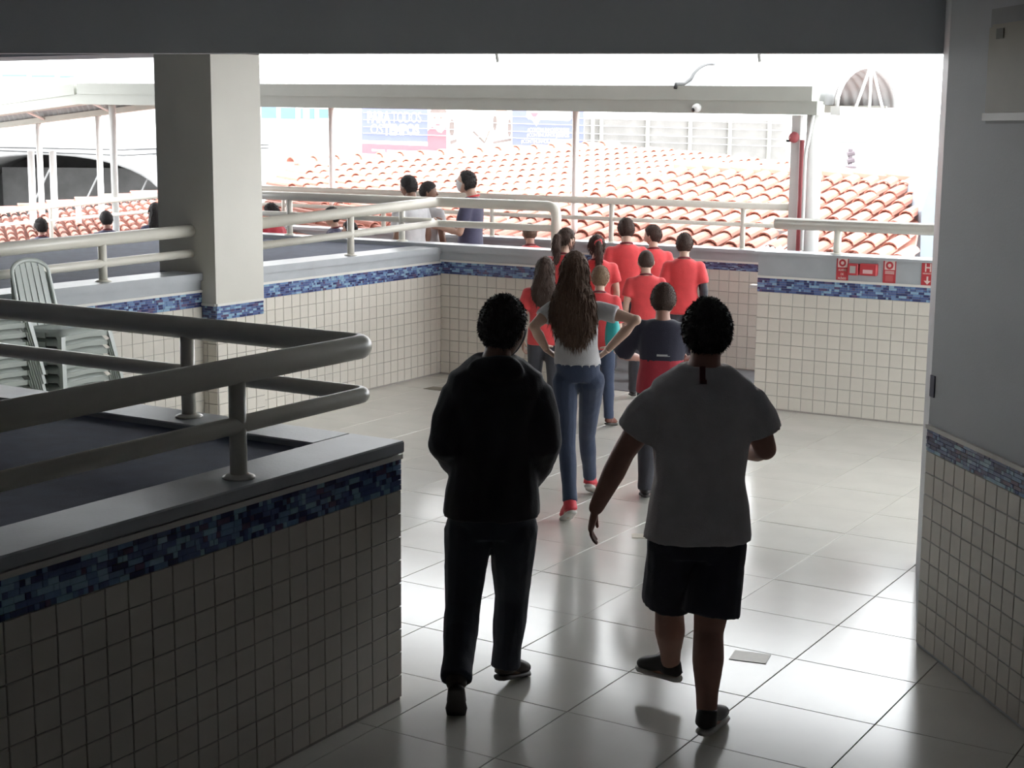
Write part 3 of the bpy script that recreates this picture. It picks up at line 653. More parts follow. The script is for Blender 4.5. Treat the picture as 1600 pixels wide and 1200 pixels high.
# antenna pole
e = empty('power_pole', at(1329, 290, 60), 'slim dark power pole with insulators beyond the red roof', 'pole')
bm = B(); tube(bm, [Vector((at(1329, 260, 60).x, at(1329, 260, 60).y, -4)), at(1329, 233, 60)], .09, 8); mk('shaft', bm, mat('dark_pole', (.10, .08, .09), .8), e)
for y_ in (240, 251, 262): 
    bm = B(); tube(bm, [at(1324, y_+1, 60), at(1335, y_-1, 60)], .1, 6); mk('crossarm', bm, mat('dark_pole', (.10, .08, .09), .8), e)
bm = B(); lathe(bm, at(1329, 268, 59.8), [(.02, -.3), (.22, -.2), (.22, .2), (.02, .3)], 10); mk('transformer', bm, mat('dark_pole', (.10, .08, .09), .8), e)
# distant hills in plain neutral tones
HILL = mat('distant_hill', (.17, .18, .165), .95, .04, .01)
def hill(name, label, D, prof, M):
    bm = B(); top = [at(x, y, D) for x, y in prof]; bot = [Vector((p.x, p.y, -4)) for p in top]; bk = [Vector((p.x, p.y, -4))+Vector((BF.x, BF.y, 0)).normalized()*D*.5 for p in top]
    a = [bm.verts.new(p) for p in top]; b_ = [bm.verts.new(p) for p in bot]; c_ = [bm.verts.new(p) for p in bk]
    for i in range(len(a)-1):
        bm.faces.new([b_[i], b_[i+1], a[i+1], a[i]]); bm.faces.new([a[i], a[i+1], c_[i+1], c_[i]])
    tag(mk(name, bm, M, None, True), label, 'hill')
hill('hill', 'distant grey hill on the horizon beyond the canopy end', 900, [(1256, 219), (1330, 210), (1345, 206), (1365, 205), (1385, 196), (1410, 192), (1425, 185), (1440, 178), (1460, 180), (1500, 172), (1600, 170), (1750, 180)], HILL)
hill('hill', 'low pale hillside of rooftops below the distant hill', 420, [(-400, 215), (0, 218), (400, 214), (900, 216), (1240, 222), (1320, 230), (1380, 228), (1450, 218), (1600, 214), (1900, 218)], mat('pale_hillside', (.32, .31, .31), .95, .1, .02))
#@@OUT_END
# ------------------------------------------------------------------ stacked plastic chairs
PLA = mat('white_chair_plastic', (.50, .54, .50), .25, .04, 6)
def chair_meshes():
    ms = []
    def fin(name, bm, smooth=True):
        bmesh.ops.recalc_face_normals(bm, faces=bm.faces)
        me = bpy.data.meshes.new(name); bm.to_mesh(me); bm.free(); me.materials.append(PLA)
        if smooth:
            for p in me.polygons: p.use_smooth = True
        ms.append((name, me))
    # chair faces +x, centre of seat at x = 0, width along y
    bm = B(); nx, ny = 9, 9; T = [[None]*(ny+1) for _ in range(nx+1)]; Bt = [[None]*(ny+1) for _ in range(nx+1)]
    for i in range(nx+1):
        for j in range(ny+1):
            u, v = i/nx*2-1, j/ny*2-1
            hw = .205+.012*u
            drop = .045*max(0, (abs(v)-.72)/.28)**2+.05*max(0, (u-.75)/.25)**2
            z = .44-.018*(1-u*u)*(1-v*v)-drop+.012*u
            T[i][j] = bm.verts.new((u*.21, v*hw, z)); Bt[i][j] = bm.verts.new((u*.205, v*hw*.985, z-.008))
    for i in range(nx):
        for j in range(ny):
            bm.faces.new([T[i][j], T[i+1][j], T[i+1][j+1], T[i][j+1]]); bm.faces.new([Bt[i][j], Bt[i][j+1], Bt[i+1][j+1], Bt[i+1][j]])
    for i in range(nx):
        bm.faces.new([T[i][0], Bt[i][0], Bt[i+1][0], T[i+1][0]]); bm.faces.new([T[i][ny], T[i+1][ny], Bt[i+1][ny], Bt[i][ny]])
    for j in range(ny):
        bm.faces.new([T[0][j], T[0][j+1], Bt[0][j+1], Bt[0][j]]); bm.faces.new([T[nx][j], Bt[nx][j], Bt[nx][j+1], T[nx][j+1]])
    fin('seat', bm)
    def slab(bm, pts, wv, t):  # ribbon along pts with width vectors
        rings = []
        for (p, wd, nrm) in pts:
            p = Vector(p); a = Vector(wd); n_ = Vector(nrm)*t
            rings.append([p-a-n_, p+a-n_, p+a+n_, p-a+n_])
        loft(bm, rings)
    # apron strips
    bm = B()
    slab(bm, [((.215, y, .395-.008*abs(y)/.2), (0, 0, .016), (1, 0, 0)) for y in (-.2, -.1, 0, .1, .2)], None, .004)
    fin('front_apron', bm, False)
    for s in (-1, 1):
        bm = B(); slab(bm, [((x, s*(.21+.01*x), .40), (0, 0, .018), (0, 1, 0)) for x in (-.2, -.1, 0, .06)], None, .004); fin('side_apron', bm, False)
    for sx in (-1, 1):
        for sy in (-1, 1):
            bm = B(); rings = []
            for t in (0, .5, 1):
                z = .402*(1-t); wd = .036-.012*t; x = sx*(.2255+.064*t); y = sy*(.2235+.056*t)
                rings.append([Vector((x-sx*wd, y, z)), Vector((x, y, z)), Vector((x, y-sy*wd, z)), Vector((x-sx*.007, y-sy*wd, z)), Vector((x-sx*.007, y-sy*.007, z)), Vector((x-sx*wd, y-sy*.007, z))])
            loft(bm, rings); fin('leg', bm, False)
    # back: arched frame and vertical slats
    def bp(v, h): return Vector((-.222-.10*h-.008*(1-v*v)*h, v*(.166-.012*h), .43+.44*h))
    bm = B(); path = [Vector((-.196, -.166, .412)), Vector((-.212, -.166, .420))]+[bp(-1, t/10*.82) for t in range(11)]+[bp(math.cos(math.pi-math.pi*k/12), .82+.18*math.sin(math.pi*k/12)) for k in range(1, 12)]+[bp(1, .82-t/10*.82) for t in range(11)]+[Vector((-.212, .166, .420)), Vector((-.196, .166, .412))]
    pv = []
    for q in range(len(path)):
        t_ = (path[min(q+1, len(path)-1)]-path[max(q-1, 0)]).normalized(); n1 = Vector((1, 0, .23)).normalized(); n1 = (n1-t_*n1.dot(t_)).normalized(); pv.append(ell(path[q], t_.cross(n1), n1, .016, .0066, 10))
    loft(bm, pv); fin('back_frame', bm)
    for v in (-.66, -.33, 0, .33, .66):
        bm = B(); p = Vector((-.203, v*.166, .424)); rings = [[p+Vector((0, -.022, 0)), p+Vector((0, .022, 0)), p+Vector((-.006, .022, -.006)), p+Vector((-.006, -.022, -.006))]]
        for h in (0, .25, .5, .75, .97):
            p = bp(v, h*(.82+.18*math.sqrt(max(0, 1-v*v)))); rings.append([p+Vector((0, -.022, 0)), p+Vector((0, .022, 0)), p+Vector((-.005, .022, 0)), p+Vector((-.005, -.022, 0))])
        loft(bm, rings); fin('slat', bm, False)
    return ms
CHM = chair_meshes()
ORD = ('topmost', 'second', 'third', 'fourth', 'fifth', 'sixth', 'seventh', 'eighth', 'ninth', 'tenth', 'eleventh', 'twelfth', 'thirteenth', 'fourteenth')
for (cx, cy, n_, rot, lab, grp) in ((-7.96, 7.10, 11, .0, 'shorter chair stack beside the ivory pillar', 'chairs of the shorter stack'), (-7.96, 6.40, 14, .06, 'taller chair stack by the side wall', 'chairs of the taller stack')):
    for i in range(n_):
        k = n_-1-i
        e = empty('plastic_chair', (cx, cy+random.uniform(-.0006, .0006), i*.062), 'pale plastic chair, '+ORD[k]+(' ' if k == 0 else ' from the top ')+'of the '+lab, 'chair', grp)
        e.rotation_euler = (0, 0, rot)
        for nm, me in CHM: link(bpy.data.objects.new(nm, me), e)

# ------------------------------------------------------------------ people
fh = Vector((BF.x, BF.y, 0)).normalized()
def remesh(bm, vox, it=4, fac=.5):
    me = bpy.data.meshes.new('tmp'); bm.to_mesh(me); bm.free()
    o = bpy.data.objects.new('tmp', me); C.objects.link(o)
    md = o.modifiers.new('r', 'REMESH'); md.mode = 'VOXEL'; md.voxel_size = vox; md.use_smooth_shade = True
    ms = o.modifiers.new('s', 'SMOOTH'); ms.factor = fac; ms.iterations = it
    dg = bpy.context.evaluated_depsgraph_get(); dg.update()
    out = bpy.data.meshes.new_from_object(o.evaluated_get(dg)); bpy.data.objects.remove(o); bpy.data.meshes.remove(me)
    b = B(); b.from_mesh(out); bpy.data.meshes.remove(out); return b
def ball(bm, c, r, sub=2):
    rr = r if isinstance(r, (tuple, list)) else (r, r, r)
    bmesh.ops.create_icosphere(bm, subdivisions=sub, radius=1, matrix=Matrix.Translation(Vector(c)) @ Matrix.Diagonal((*rr, 1)))
def limb(bm, pts, rs, n=12):
    P = [Vector(p) for p in pts]
    tube(bm, P, list(rs), n)
    for p, r in zip(P, rs): ball(bm, p, r*.985)
HL = [(-1, -.60), (-.5, -.5), (-.2, -.12), (.1, .0), (.4, .32), (.75, .5), (1.01, .55)]
def hairline(y, pts=HL):
    for (a, b), (c_, d_) in zip(pts, pts[1:]):
        if a <= y <= c_: return b+(d_-b)*(y-a)/(c_-a)
    return pts[-1][1]
def head_shape(u):
    x, y, z = u
    X = .081*x; Y = .098*y; Z = .115*z
    if z < 0:
        k = -z; X *= 1-.30*k**1.6
        Y *= (1-.5*k) if y < 0 else (1-.10*k)
    return Vector((X, Y, Z))
def head_mesh(c, Mh, s, f, sub=3):
    bm = B(); bmesh.ops.create_icosphere(bm, subdivisions=sub, radius=1)
    for v in bm.verts:
        u = v.co.normalized(); v.co = c+Mh @ (head_shape(u)*(s*f(u)))
    return bm
def append(dst, src):
    me = bpy.data.meshes.new('t'); src.to_mesh(me); src.free(); dst.from_mesh(me); bpy.data.meshes.remove(me)
def hand(bm, wr, d, side, pn, k, curl=.5, n=7):
    """wrist, direction, thumb side, palm normal"""
    d = d.normalized(); side = (side-d*side.dot(d)).normalized(); pn = d.cross(side) if pn is None else (pn-d*pn.dot(d)-side*pn.dot(side)).normalized()
    loft(bm, [ell(wr+d*(t*k), side, pn, a*k, b*k, 12, 2.6) for t, a, b in ((-.02, .026, .022), (.02, .030, .017), (.055, .039, .016), (.09, .041, .013), (.098, .036, .010))])
    for o_, L_, r0 in ((.031, .070, .0088), (.011, .080, .0092), (-.010, .075, .009), (-.030, .058, .008)):
        p = wr+d*(.086*k)+side*(o_*k); pts = [p]; dd = d.copy()
        for i, fr in enumerate((.45, .32, .23)):
            ang = curl*(.55, .9, .7)[i]; dd = (dd*math.cos(ang)+pn*math.sin(ang)).normalized(); 
            p = p+dd*(L_*fr*k); pts.append(p)
        limb(bm, pts, [r0*k, r0*k*.95, r0*k*.88, r0*k*.75], n)
    p0 = wr+d*(.025*k)+side*(.026*k); p1 = p0+(d*.6+side*.75+pn*.2).normalized()*(.042*k); p2 = p1+(d*.9+side*.25+pn*.3).normalized()*(.032*k); p3 = p2+(d+pn*.4).normalized()*(.024*k)
    limb(bm, [p0, p1, p2, p3], [.014*k, .011*k, .0098*k, .008*k], n)
DEF = dict(pel=(0, 0, .95), neck=(0, -.02, 1.475), head=(0, .015, 1.632), shL=(-.172, -.015, 1.395), shR=(.172, -.015, 1.395), elL=(-.225, -.04, 1.13), elR=(.225, -.04, 1.13),
           wrL=(-.225, .06, .89), wrR=(.225, .06, .89), hipL=(-.088, 0, .92), hipR=(.088, 0, .92), knL=(-.10, .015, .50), knR=(.10, .015, .50), anL=(-.105, -.02, .085), anR=(.105, -.02, .085), toL=(-.125, .13, .03), toR=(.125, .13, .03))
def person(label, root, yaw, H, J=None, w=1., skin=None, hair=('short', None), top=None, bottom=None, shoes=None, vox=.016, headyaw=0., headpitch=0., hs=1., group=None, extra=None, hands=True, fold=.004, curl=.5, px=False, mask=None, hipw=1.):
    root = Vector(root); k = H/1.75
    f = Vector((math.sin(math.radians(yaw)-YU), math.cos(math.radians(yaw)-YU), 0)); r = Vector((f.y, -f.x, 0))
    j = {n_: Vector(p)*k for n_, p in DEF.items()}
    h0 = (root-CAM).dot(fh)
    for n_, p in (J or {}).items():
        if px:
            d = ray(p[0], p[1]); q = CAM+d*((h0+(p[2] if len(p) > 2 else 0))/d.dot(fh)); rel = q-root; j[n_] = Vector((rel.dot(r), rel.dot(f), rel.z))
        else: j[n_] = Vector(p)*k
    Rm = Matrix((r, f, Vector((0, 0, 1)))).transposed()
    e = empty('person', root, label, 'person', group)
    def out(name, bm, M, parent=None, smooth=True):
        bmesh.ops.transform(bm, matrix=Matrix.Translation(root) @ Rm.to_4x4(), verts=bm.verts)
        return mk(name, bm, M, parent or e, smooth)
    X = Vector((1, 0, 0)); Yv = Vector((0, 1, 0))
    sx = (j['shR']-j['shL']); sx = Vector((sx.x, sx.y, 0)).normalized(); sy = Vector((-sx.y, sx.x, 0))
    pel, nk, hd = j['pel'], j['neck'], j['head']
    def sec(fr, a, b, inf=0., yo=0.):
        c = pel.lerp(nk, fr)+sy*(yo*k); return ell(c, sx, sy, a*k*w+inf, b*k*w+inf, 20, 2.3)
    # ---- body
    bm = B(); ns = 1/w**.5
    loft(bm, [sec(-.14, .10, .085), sec(-.05, .150, .105), sec(.12, .152, .105), sec(.32, .128, .09), sec(.6, .145, .098), sec(.82, .150, .092), sec(.93, .125, .070), sec(1.0, .062, .055), sec(1.05, .05, .05)])
    loft(bm, [ell(nk.lerp(hd, t)-sy*(.012*k), X, Yv, (.058-.006*t)*k*w**.5, (.060-.004*t)*k*w**.5, 16) for t in (-.12, .1, .35, .6, .8)])
    for s in 'LR':
        limb(bm, [j['sh'+s], j['sh'+s].lerp(j['el'+s], .5), j['el'+s], j['el'+s].lerp(j['wr'+s], .35), j['wr'+s]], [.055*k*w, .048*k*w, .040*k*w, .041*k*w, .027*k*w])
        h_, kn, an = j['hip'+s], j['kn'+s], j['an'+s]
        back = Vector((0, -.012*k, 0))
        limb(bm, [h_, h_.lerp(kn, .5), kn, kn.lerp(an, .32)+back, kn.lerp(an, .7), an], [.085*k*w*hipw, .072*k*w, .053*k*w, .056*k*w, .040*k*w, .034*k*w])
        limb(bm, [an, an.lerp(j['to'+s], .5)-Vector((0, 0, .02*k)), j['to'+s]], [.034*k, .032*k, .024*k], 10)
    bm = remesh(bm, vox, 5)
    hy, hp = math.radians(headyaw), math.radians(headpitch)
    Mh = (Matrix.Rotation(-hy, 3, 'Z') @ Matrix.Rotation(-hp, 3, 'X'))
    s_ = k**.55*hs
    hb = head_mesh(hd, Mh, s_, lambda u: 1, 4 if vox < .012 else 3)
    hp_ = lambda a: hd+Mh @ (Vector(a)*s_)
    loft(hb, [ell(hp_((0, .088+y_, z_)), X, Yv, a*s_, b*s_, 8) for y_, z_, a, b in ((.0, .012, .006, .008), (.012, -.012, .009, .011), (.018, -.028, .013, .014), (.006, -.040, .010, .010))])
    for sg in (-1, 1):
        c = hp_((sg*.076, -.008, -.008)); ball(hb, c, (.012*s_, .019*s_, .031*s_), 2)
    append(bm, hb)
    if hands:
        for s in 'LR':
            d = (j['wr'+s]-j['el'+s]).normalized(); hdv = j.get('hd'+s)
            if hdv is not None: d = (hdv-j['wr'+s]).normalized()
            inn = Vector((1 if s == 'L' else -1, 0, 0)); side = Yv if abs(d.y) < .8 else Vector((0, 0, 1))
            hb = B(); hand(hb, j['wr'+s], d, side, inn, k*.98, curl)
            if vox < .012: hb = remesh(hb, .0042, 3)
            append(bm, hb)
    body = out('body', bm, skin)
    # eyes, brows and lips
    for sg in (-1, 1):
        b = B(); ball(b, hp_((sg*.031, .080, .008)), (.012*s_, .008*s_, .007*s_), 1); out('eye', b, mat('eye_dark', (.03, .025, .02), .2), body)
    b = B(); ball(b, hp_((0, .087, -.060)), (.024*s_, .006*s_, .007*s_), 1); out('lips', b, mat('lip_rose', (.28, .11, .1), .5), body)
    # ---- hair
    st, hm = hair
    if hm:
        th = {'buzz': .045, 'short': .10, 'thick': .15, 'long': .11, 'pony': .07}[st]
        def hf(u):
            z0 = hairline(u.y, HL if st != 'buzz' else [(a, b+.10) for a, b in HL]); t = min(1, max(0, (u.z-z0)/.14+.5))
            nz = noise.noise(u*7)*.02+noise.noise(u*19)*.012 if st != 'buzz' else 0
            return .955+(th+.045+nz)*t*t*(3-2*t)
        hb = head_mesh(hd, Mh, s_, hf, 4)
        if st in ('long', 'pony'):
            xs_ = Mh @ X; ys = Mh @ Yv
            if st == 'long':
                L_ = (extra or {}).get('hair_len', .42); W_ = (extra or {}).get('hair_w', 1.)
                prof = ((.03, .082, .09, -.012), (-.06, .092, .085, -.022), (-.13, .102*W_, .075, -.045), (-.2, .115*W_, .062, -.075), (-.27, .120*W_, .052, -.098), (-.34, .110*W_, .046, -.112), (-.40, .080*W_, .038, -.118), (-.46, .03*W_, .02, -.12))
                sc_ = L_/.46; hb2 = B()
                loft(hb2, [ell(hd+ys*(yo*k)+Vector((math.sin(z*9)*.008, 0, z*k*(sc_ if z < 0 else 1))), xs_, ys, a*s_, b*s_, 24) for z, a, b, yo in prof]); append(hb, hb2)
            else:
                hb2 = B(); t0 = hp_((0, -.10, .035))
                limb(hb2, [t0, t0+Vector((0, -.035, .0))*k, t0+Vector((0, -.055, -.07))*k, t0+Vector((.004, -.05, -.16))*k, t0+Vector((0, -.04, -.25))*k, t0+Vector((0, -.03, -.31))*k], [.03*k, .038*k, .045*k, .042*k, .030*k, .01*k], 12); append(hb, hb2)
            hb = remesh(hb, .008 if vox < .012 else .011, 3)
            for v in hb.verts:
                v.co += v.normal*(noise.noise(Vector((v.co.x*70, v.co.y*70, v.co.z*4)))*.006)
        rnd = random.Random(int(abs(root.x*1000)))
        def blade(b_, dv, wd):
            sd = dv.cross(Vector((rnd.uniform(-1, 1), rnd.uniform(-1, 1), rnd.uniform(-1, 1)))).normalized()*wd
            hb.faces.new([hb.verts.new(b_-sd), hb.verts.new(b_+sd), hb.verts.new(b_+dv)])
        if st in ('long', 'pony'):
            vs_ = [(v.co.copy(), v.normal.copy()) for v in hb.verts]
            for _ in range(2600 if vox < .012 else 700):
                c_, n_ = rnd.choice(vs_); dv = (Vector((0, 0, -1))+n_*.22+Vector((rnd.uniform(-.25, .25), rnd.uniform(-.25, .25), 0))).normalized()*rnd.uniform(.03, .075)*k
                blade(c_+n_*.001, dv, .0035*k)
        else:
            for _ in range({'buzz': 900, 'short': 2200, 'thick': 2600}[st]*(2 if vox < .012 else 1)):
                u = Vector((rnd.gauss(0, 1), rnd.gauss(0, 1), rnd.gauss(0, 1))).normalized()
                if u.z < hairline(u.y)+(.0 if st != 'buzz' else .1): continue
                b_ = hd+Mh @ (head_shape(u)*(s_*hf(u)*.99)); L_ = {'buzz': .006, 'short': .010, 'thick': .018}[st]*rnd.uniform(.6, 1.3)*s_
                dv = Mh @ (u*.75+Vector((0, -.15, -.55))+Vector((rnd.uniform(-.4, .4), rnd.uniform(-.4, .4), rnd.uniform(-.4, .4)))); blade(b_, dv.normalized()*L_, .0022*s_)
        out('hair', hb, hm)
        if st == 'pony' and extra and extra.get('tie'):
            hb = B(); t0 = hp_((0, -.112, .035)); ball(hb, t0, (.042*s_, .03*s_, .04*s_), 2); ball(hb, t0+Vector((.02, 0, .03))*k, (.02*s_, .018*s_, .022*s_), 2); out('hair_tie', hb, extra['tie'])
    if mask:
        def mf(u):
            t = min(1, max(0, (.0-u.z)/.12))*min(1, max(0, (u.y+.05)/.25))*min(1, max(0, (u.z+1.02)/.1)); return .94+.10*t
        out('face_mask', head_mesh(hd, Mh, s_, mf, 4), mask, body)
    # ---- shirt
    def folds(bm, amp, fq=9.):
        for v in bm.verts:
            c = v.co; n_ = noise.noise(Vector((c.x*fq, c.y*fq, c.z*fq*.55+c.x*4)))+.5*noise.noise(Vector((c.x*fq*2.3+5, c.y*fq*2.3, c.z*fq*1.2)))
            v.co += v.normal*(n_*amp)
    if top:
        bm = B(); inf = top.get('inf', .012); hem = top.get('hem', -.14); fl = top.get('flare', 1.); sh = top.get('sh', 1.)
        zs = [(hem, .162*fl, .118*fl), (hem*.4, .160*fl, .116*fl), (.14, .156*(fl*.5+.5), .112), (.32, .142, .102), (.6, .155, .106), (.80, .162*sh, .102), (.91, .150*sh, .086), (.975, .105, .068), (1.02, .068, .060)]
        loft(bm, [sec(fr, a, b, inf) for fr, a, b in zs])
        ln = top.get('sleeve', .5)
        for s in 'LR':
            A, E_, Wr = j['sh'+s], j['el'+s], j['wr'+s]; g = top.get('arm', 1.)
            if ln <= 1:
                limb(bm, [A.lerp(nk, .35)-Vector((0, 0, .03*k)), A, A.lerp(E_, ln*.5)], [.050*k*w+inf, .054*k*w+inf, .056*k*w*g+inf*1.2])
                tube(bm, [A.lerp(E_, ln*.4), A.lerp(E_, ln)], [.056*k*w*g+inf*1.2, .055*k*w*g+inf*1.4], 14)
            else:
                limb(bm, [A.lerp(nk, .35)-Vector((0, 0, .03*k)), A, A.lerp(E_, .5), E_, E_.lerp(Wr, .5), Wr.lerp(E_, .06)], [.050*k*w+inf, .055*k*w+inf, .056*k*w*g+inf, .050*k*w*g+inf, .045*k*w*g+inf, .034*k*w*g+inf])
        if top.get('hood'):
            c = pel.lerp(nk, .955)-sy*(.085*k*w); ball(bm, c, (.115*k*w, .055*k, .065*k), 3)
            tube(bm, [nk+Vector((.075*math.cos(a)*k*w, .068*math.sin(a)*k*w, -.004*k+.012*math.sin(a)*k)) for a in [2*math.pi*i/16 for i in range(17)]], .024*k, 8)
        bm = remesh(bm, vox, 9 if vox < .012 else 5); bm.normal_update(); folds(bm, fold*top.get('fold', 1.))
        mats = [top['mat']]; low = top.get('low')
        so = None
        if low:
            mats.append(low[0])
            for fc in bm.faces:
                c = fc.calc_center_median()
                if c.z < low[1]*k and abs(c.x-pel.x) < .24*k: fc.material_index = 1
        so = out('shirt', bm, mats)
        if top.get('collar'):
            b = B(); ca = [nk+Vector((.064*math.cos(a)*k*w**.5, .062*math.sin(a)*k*w**.5-.008*k, .012*k-.014*math.sin(a)*k)) for a in [2*math.pi*i/18 for i in range(19)]]
            tube(b, ca, .011*k, 8); out('collar', b, top['collar'], so)
        if top.get('under'):
            for s in 'LR':
                b = B(); A, E_, Wr = j['sh'+s], j['el'+s], j['wr'+s]; limb(b, [A.lerp(E_, .4), E_, E_.lerp(Wr, .5), Wr], [.05*k*w, .048*k*w, .044*k*w, .034*k*w]); out('undersleeve', b, top['under'], so)
        if extra and extra.get('logo'):
            (lx_, ly_, lw, lh, lm) = extra['logo']
            d = ray(lx_, ly_); q = CAM+d*((h0-.30)/d.dot(fh)); so.data.update()
            Mi = Matrix.Translation(-root); hit = so.ray_cast(q-root, d.normalized()) if False else None
            best = None
            for v in so.data.vertices:
                wv = v.co+root; u_, v__, w_ = proj(wv); dist = abs(u_-lx_)+abs(v__-ly_)
                if dist < 8 and (best is None or w_ < best[0]): best = (w_, wv, v.normal.copy())
            if best:
                P_, N_ = best[1], best[2]; rr_ = Vector((0, 0, 1)).cross(N_).normalized(); uu = N_.cross(rr_)
                b = B(); obox(b, P_-rr_*lw*.35-uu*lh*.5-N_*.003, rr_*lw*.7, uu*lh, N_*.008); obox(b, P_-rr_*lw*.15-uu*lh*.5-N_*.003, rr_*lw*.65, uu*lh*.22, N_*.0085)
                mk('logo', b, lm, so)
    # ---- trousers / shorts
    if bottom:
        bm = B(); inf = bottom.get('inf', .010); wz = bottom.get('waist', .16)
        loft(bm, [sec(-.16, .12, .10, inf), sec(-.05, .150, .110, inf), sec(.06, .152, .110, inf), sec(wz, .148, .106, inf), sec(wz+.02, .135, .098, inf)])
        end = bottom.get('end', 1.); lw = bottom.get('leg', 1.)
        for s in 'LR':
            h_, kn, an = j['hip'+s], j['kn'+s], j['an'+s]
            if end > .6:
                bt = kn.lerp(an, (end-.5)*2)
                limb(bm, [h_, h_.lerp(kn, .5), kn, kn.lerp(an, .35)-Vector((0, .008*k, 0)), kn.lerp(bt, .75)], [.088*k*w*hipw+inf, .076*k*w*lw+inf, .060*k*w*lw+inf, .059*k*w*lw+inf, .048*k*w*lw+inf])
                tube(bm, [kn.lerp(bt, .7), bt], [.049*k*w*lw+inf, .047*k*w*lw+inf*1.3], 14)
            else:
                bt = h_.lerp(kn, end*2)
                limb(bm, [h_, h_.lerp(kn, end*.8)], [.094*k*w*hipw+inf, .085*k*w*lw+inf*1.6]); tube(bm, [h_.lerp(kn, end*.7), bt], [.086*k*w*lw+inf*1.5, .088*k*w*lw+inf*2], 16)
        bm = remesh(bm, vox, 3); bm.normal_update(); folds(bm, fold*.8, 12)
        out('trousers' if end > .6 else 'shorts', bm, bottom['mat'])
    # ---- shoes
    if shoes:
        for s in 'LR':
            an, to = j['an'+s], j['to'+s]; d = to-an; fl_ = Vector((d.x, d.y, d.z)); dn = fl_.normalized()
            side = Vector((0, 0, 1)).cross(dn); side = side.normalized() if side.length > .2 else X
            up = dn.cross(side) if dn.cross(side).z > 0 or abs(dn.z) > .9 else -dn.cross(side)
            # straighten: sole direction from heel to toe
            heel = an-Vector((0, 0, .085*k))*1.0-dn*.02; heel = an-up*(.055*k)-dn*(.035*k)
            toe = to+dn*(.05*k); L_ = (toe-heel).length; dv = (toe-heel).normalized(); u2 = side.cross(dv); u2 = u2 if u2.dot(up) > 0 else -u2
            b = B(); prof = ((0, .018, .02, .03), (.06, .030, .038, .042), (.25, .033, .050, .05), (.45, .036, .043, .042), (.7, .042, .032, .031), (.9, .038, .024, .024), (1., .018, .016, .018))
            loft(b, [ell(heel+dv*(L_*t)+u2*(c_*k), side, u2, a*k, b_*k, 14, 2.4) for t, a, b_, c_ in prof])
            loft(b, [ell(an+up*(t*k), side, dv, a*k, a*k*1.1, 12) for t, a in ((-.03, .045), (.0, .044), (.03, .042), (.036, .038))])
            b = remesh(b, min(vox, .010), 3); sh_ = out('shoe', b, shoes[0])
            b = B(); loft(b, [ell(heel+dv*(L_*t)+u2*(-.004*k), side, u2, a*k, .012*k, 14, 3) for t, a in ((-.01, .02), (.05, .034), (.25, .036), (.45, .038), (.7, .046), (.9, .041), (1.01, .02))]); out('sole', b, shoes[1], sh_)
    return e

SK1 = mat('skin_tan', (.40, .215, .165), .55, .05, 20, .05, 200); SK2 = mat('skin_light', (.52, .34, .26), .55, .05, 20, .05, 200); SK3 = mat('skin_brown', (.20, .11, .075), .55, .05, 20, .05, 200)
def hairm(n_, c): return mat(n_, c, .6, .25, 30, .5, 40, stretch=(6, 6, .6), spec=.2)
HB = hairm('hair_black', (.034, .030, .030)); HBR = hairm('hair_dark_brown', (.055, .035, .028)); HLB = hairm('hair_chestnut', (.12, .075, .055)); HBL = hairm('hair_light_brown', (.19, .125, .08))
def cloth(n_, c, r_=.85): return mat(n_, c, r_, .08, 14, .25, 180, sheen=.15)
GREYT = cloth('grey_tee', (.52, .49, .50)); NAVY = cloth('navy_cloth', (.022, .022, .042)); JACK = cloth('black_navy_jacket', (.010, .0105, .019)); DJEAN = cloth('dark_denim', (.022, .028, .045)); JEAN = cloth('blue_denim', (.035, .05, .095))
LTEE = cloth('pale_grey_tee', (.50, .49, .50)); REDT = cloth('red_uniform', (.62, .055, .06)); REDD = cloth('crimson_cloth', (.42, .03, .05)); DKP = cloth('charcoal_cloth', (.04, .04, .05)); WHT = cloth('white_cloth', (.55, .55, .56)); DBL = cloth('slate_blue_uniform', (.06, .06, .11)); COLL = cloth('dark_collar', (.16, .02, .03))
SHB = mat('black_shoe', (.018, .016, .016), .5, .1); SHR = mat('red_sneaker', (.62, .05, .07), .6, .1); SOLW = mat('white_sole', (.55, .53, .5), .6); SOLB = mat('dark_sole', (.035, .03, .028), .6); SHBR = mat('brown_shoe', (.16, .06, .045), .6, .1)
MASKW = mat('white_mask', (.6, .6, .6), .8); MASKB = mat('black_mask', (.02, .02, .022), .8)

# man in grey T-shirt and navy shorts
rt = atz(1088, 1118, 0)
person('man walking in grey T-shirt and navy shorts with bare calves and dark sneakers', rt, 4, 1.77, dict(
    head=(1105, 520), neck=(1100, 574), pel=(1090, 826), shL=(1024, 634), shR=(1172, 632), elL=(975, 706, .02), wrL=(931, 794, .06), hdL=(917, 850, .08),
    elR=(1196, 702, .02), wrR=(1160, 706, .26), hipL=(1053, 845), hipR=(1126, 845), knL=(1046, 958, .14), knR=(1107, 988, -.06), anL=(1048, 1040, .22), toL=(1012, 1040, .30), anR=(1104, 1121, -.26), toR=(1124, 1117, -.08)),
    w=1.17, skin=SK1, hair=('short', HB), hs=1.13, top=dict(mat=GREYT, hem=-.055, sleeve=.62, inf=.018, flare=1.06, sh=1.06, arm=1.06), bottom=dict(mat=NAVY, end=.40, inf=.008, waist=.10), shoes=(SHB, SOLW), vox=.0085, fold=.005, px=True,
    extra=dict(logo=(1096, 582, .032, .07, mat('maroon_print', (.16, .03, .04), .7))), hipw=.92)
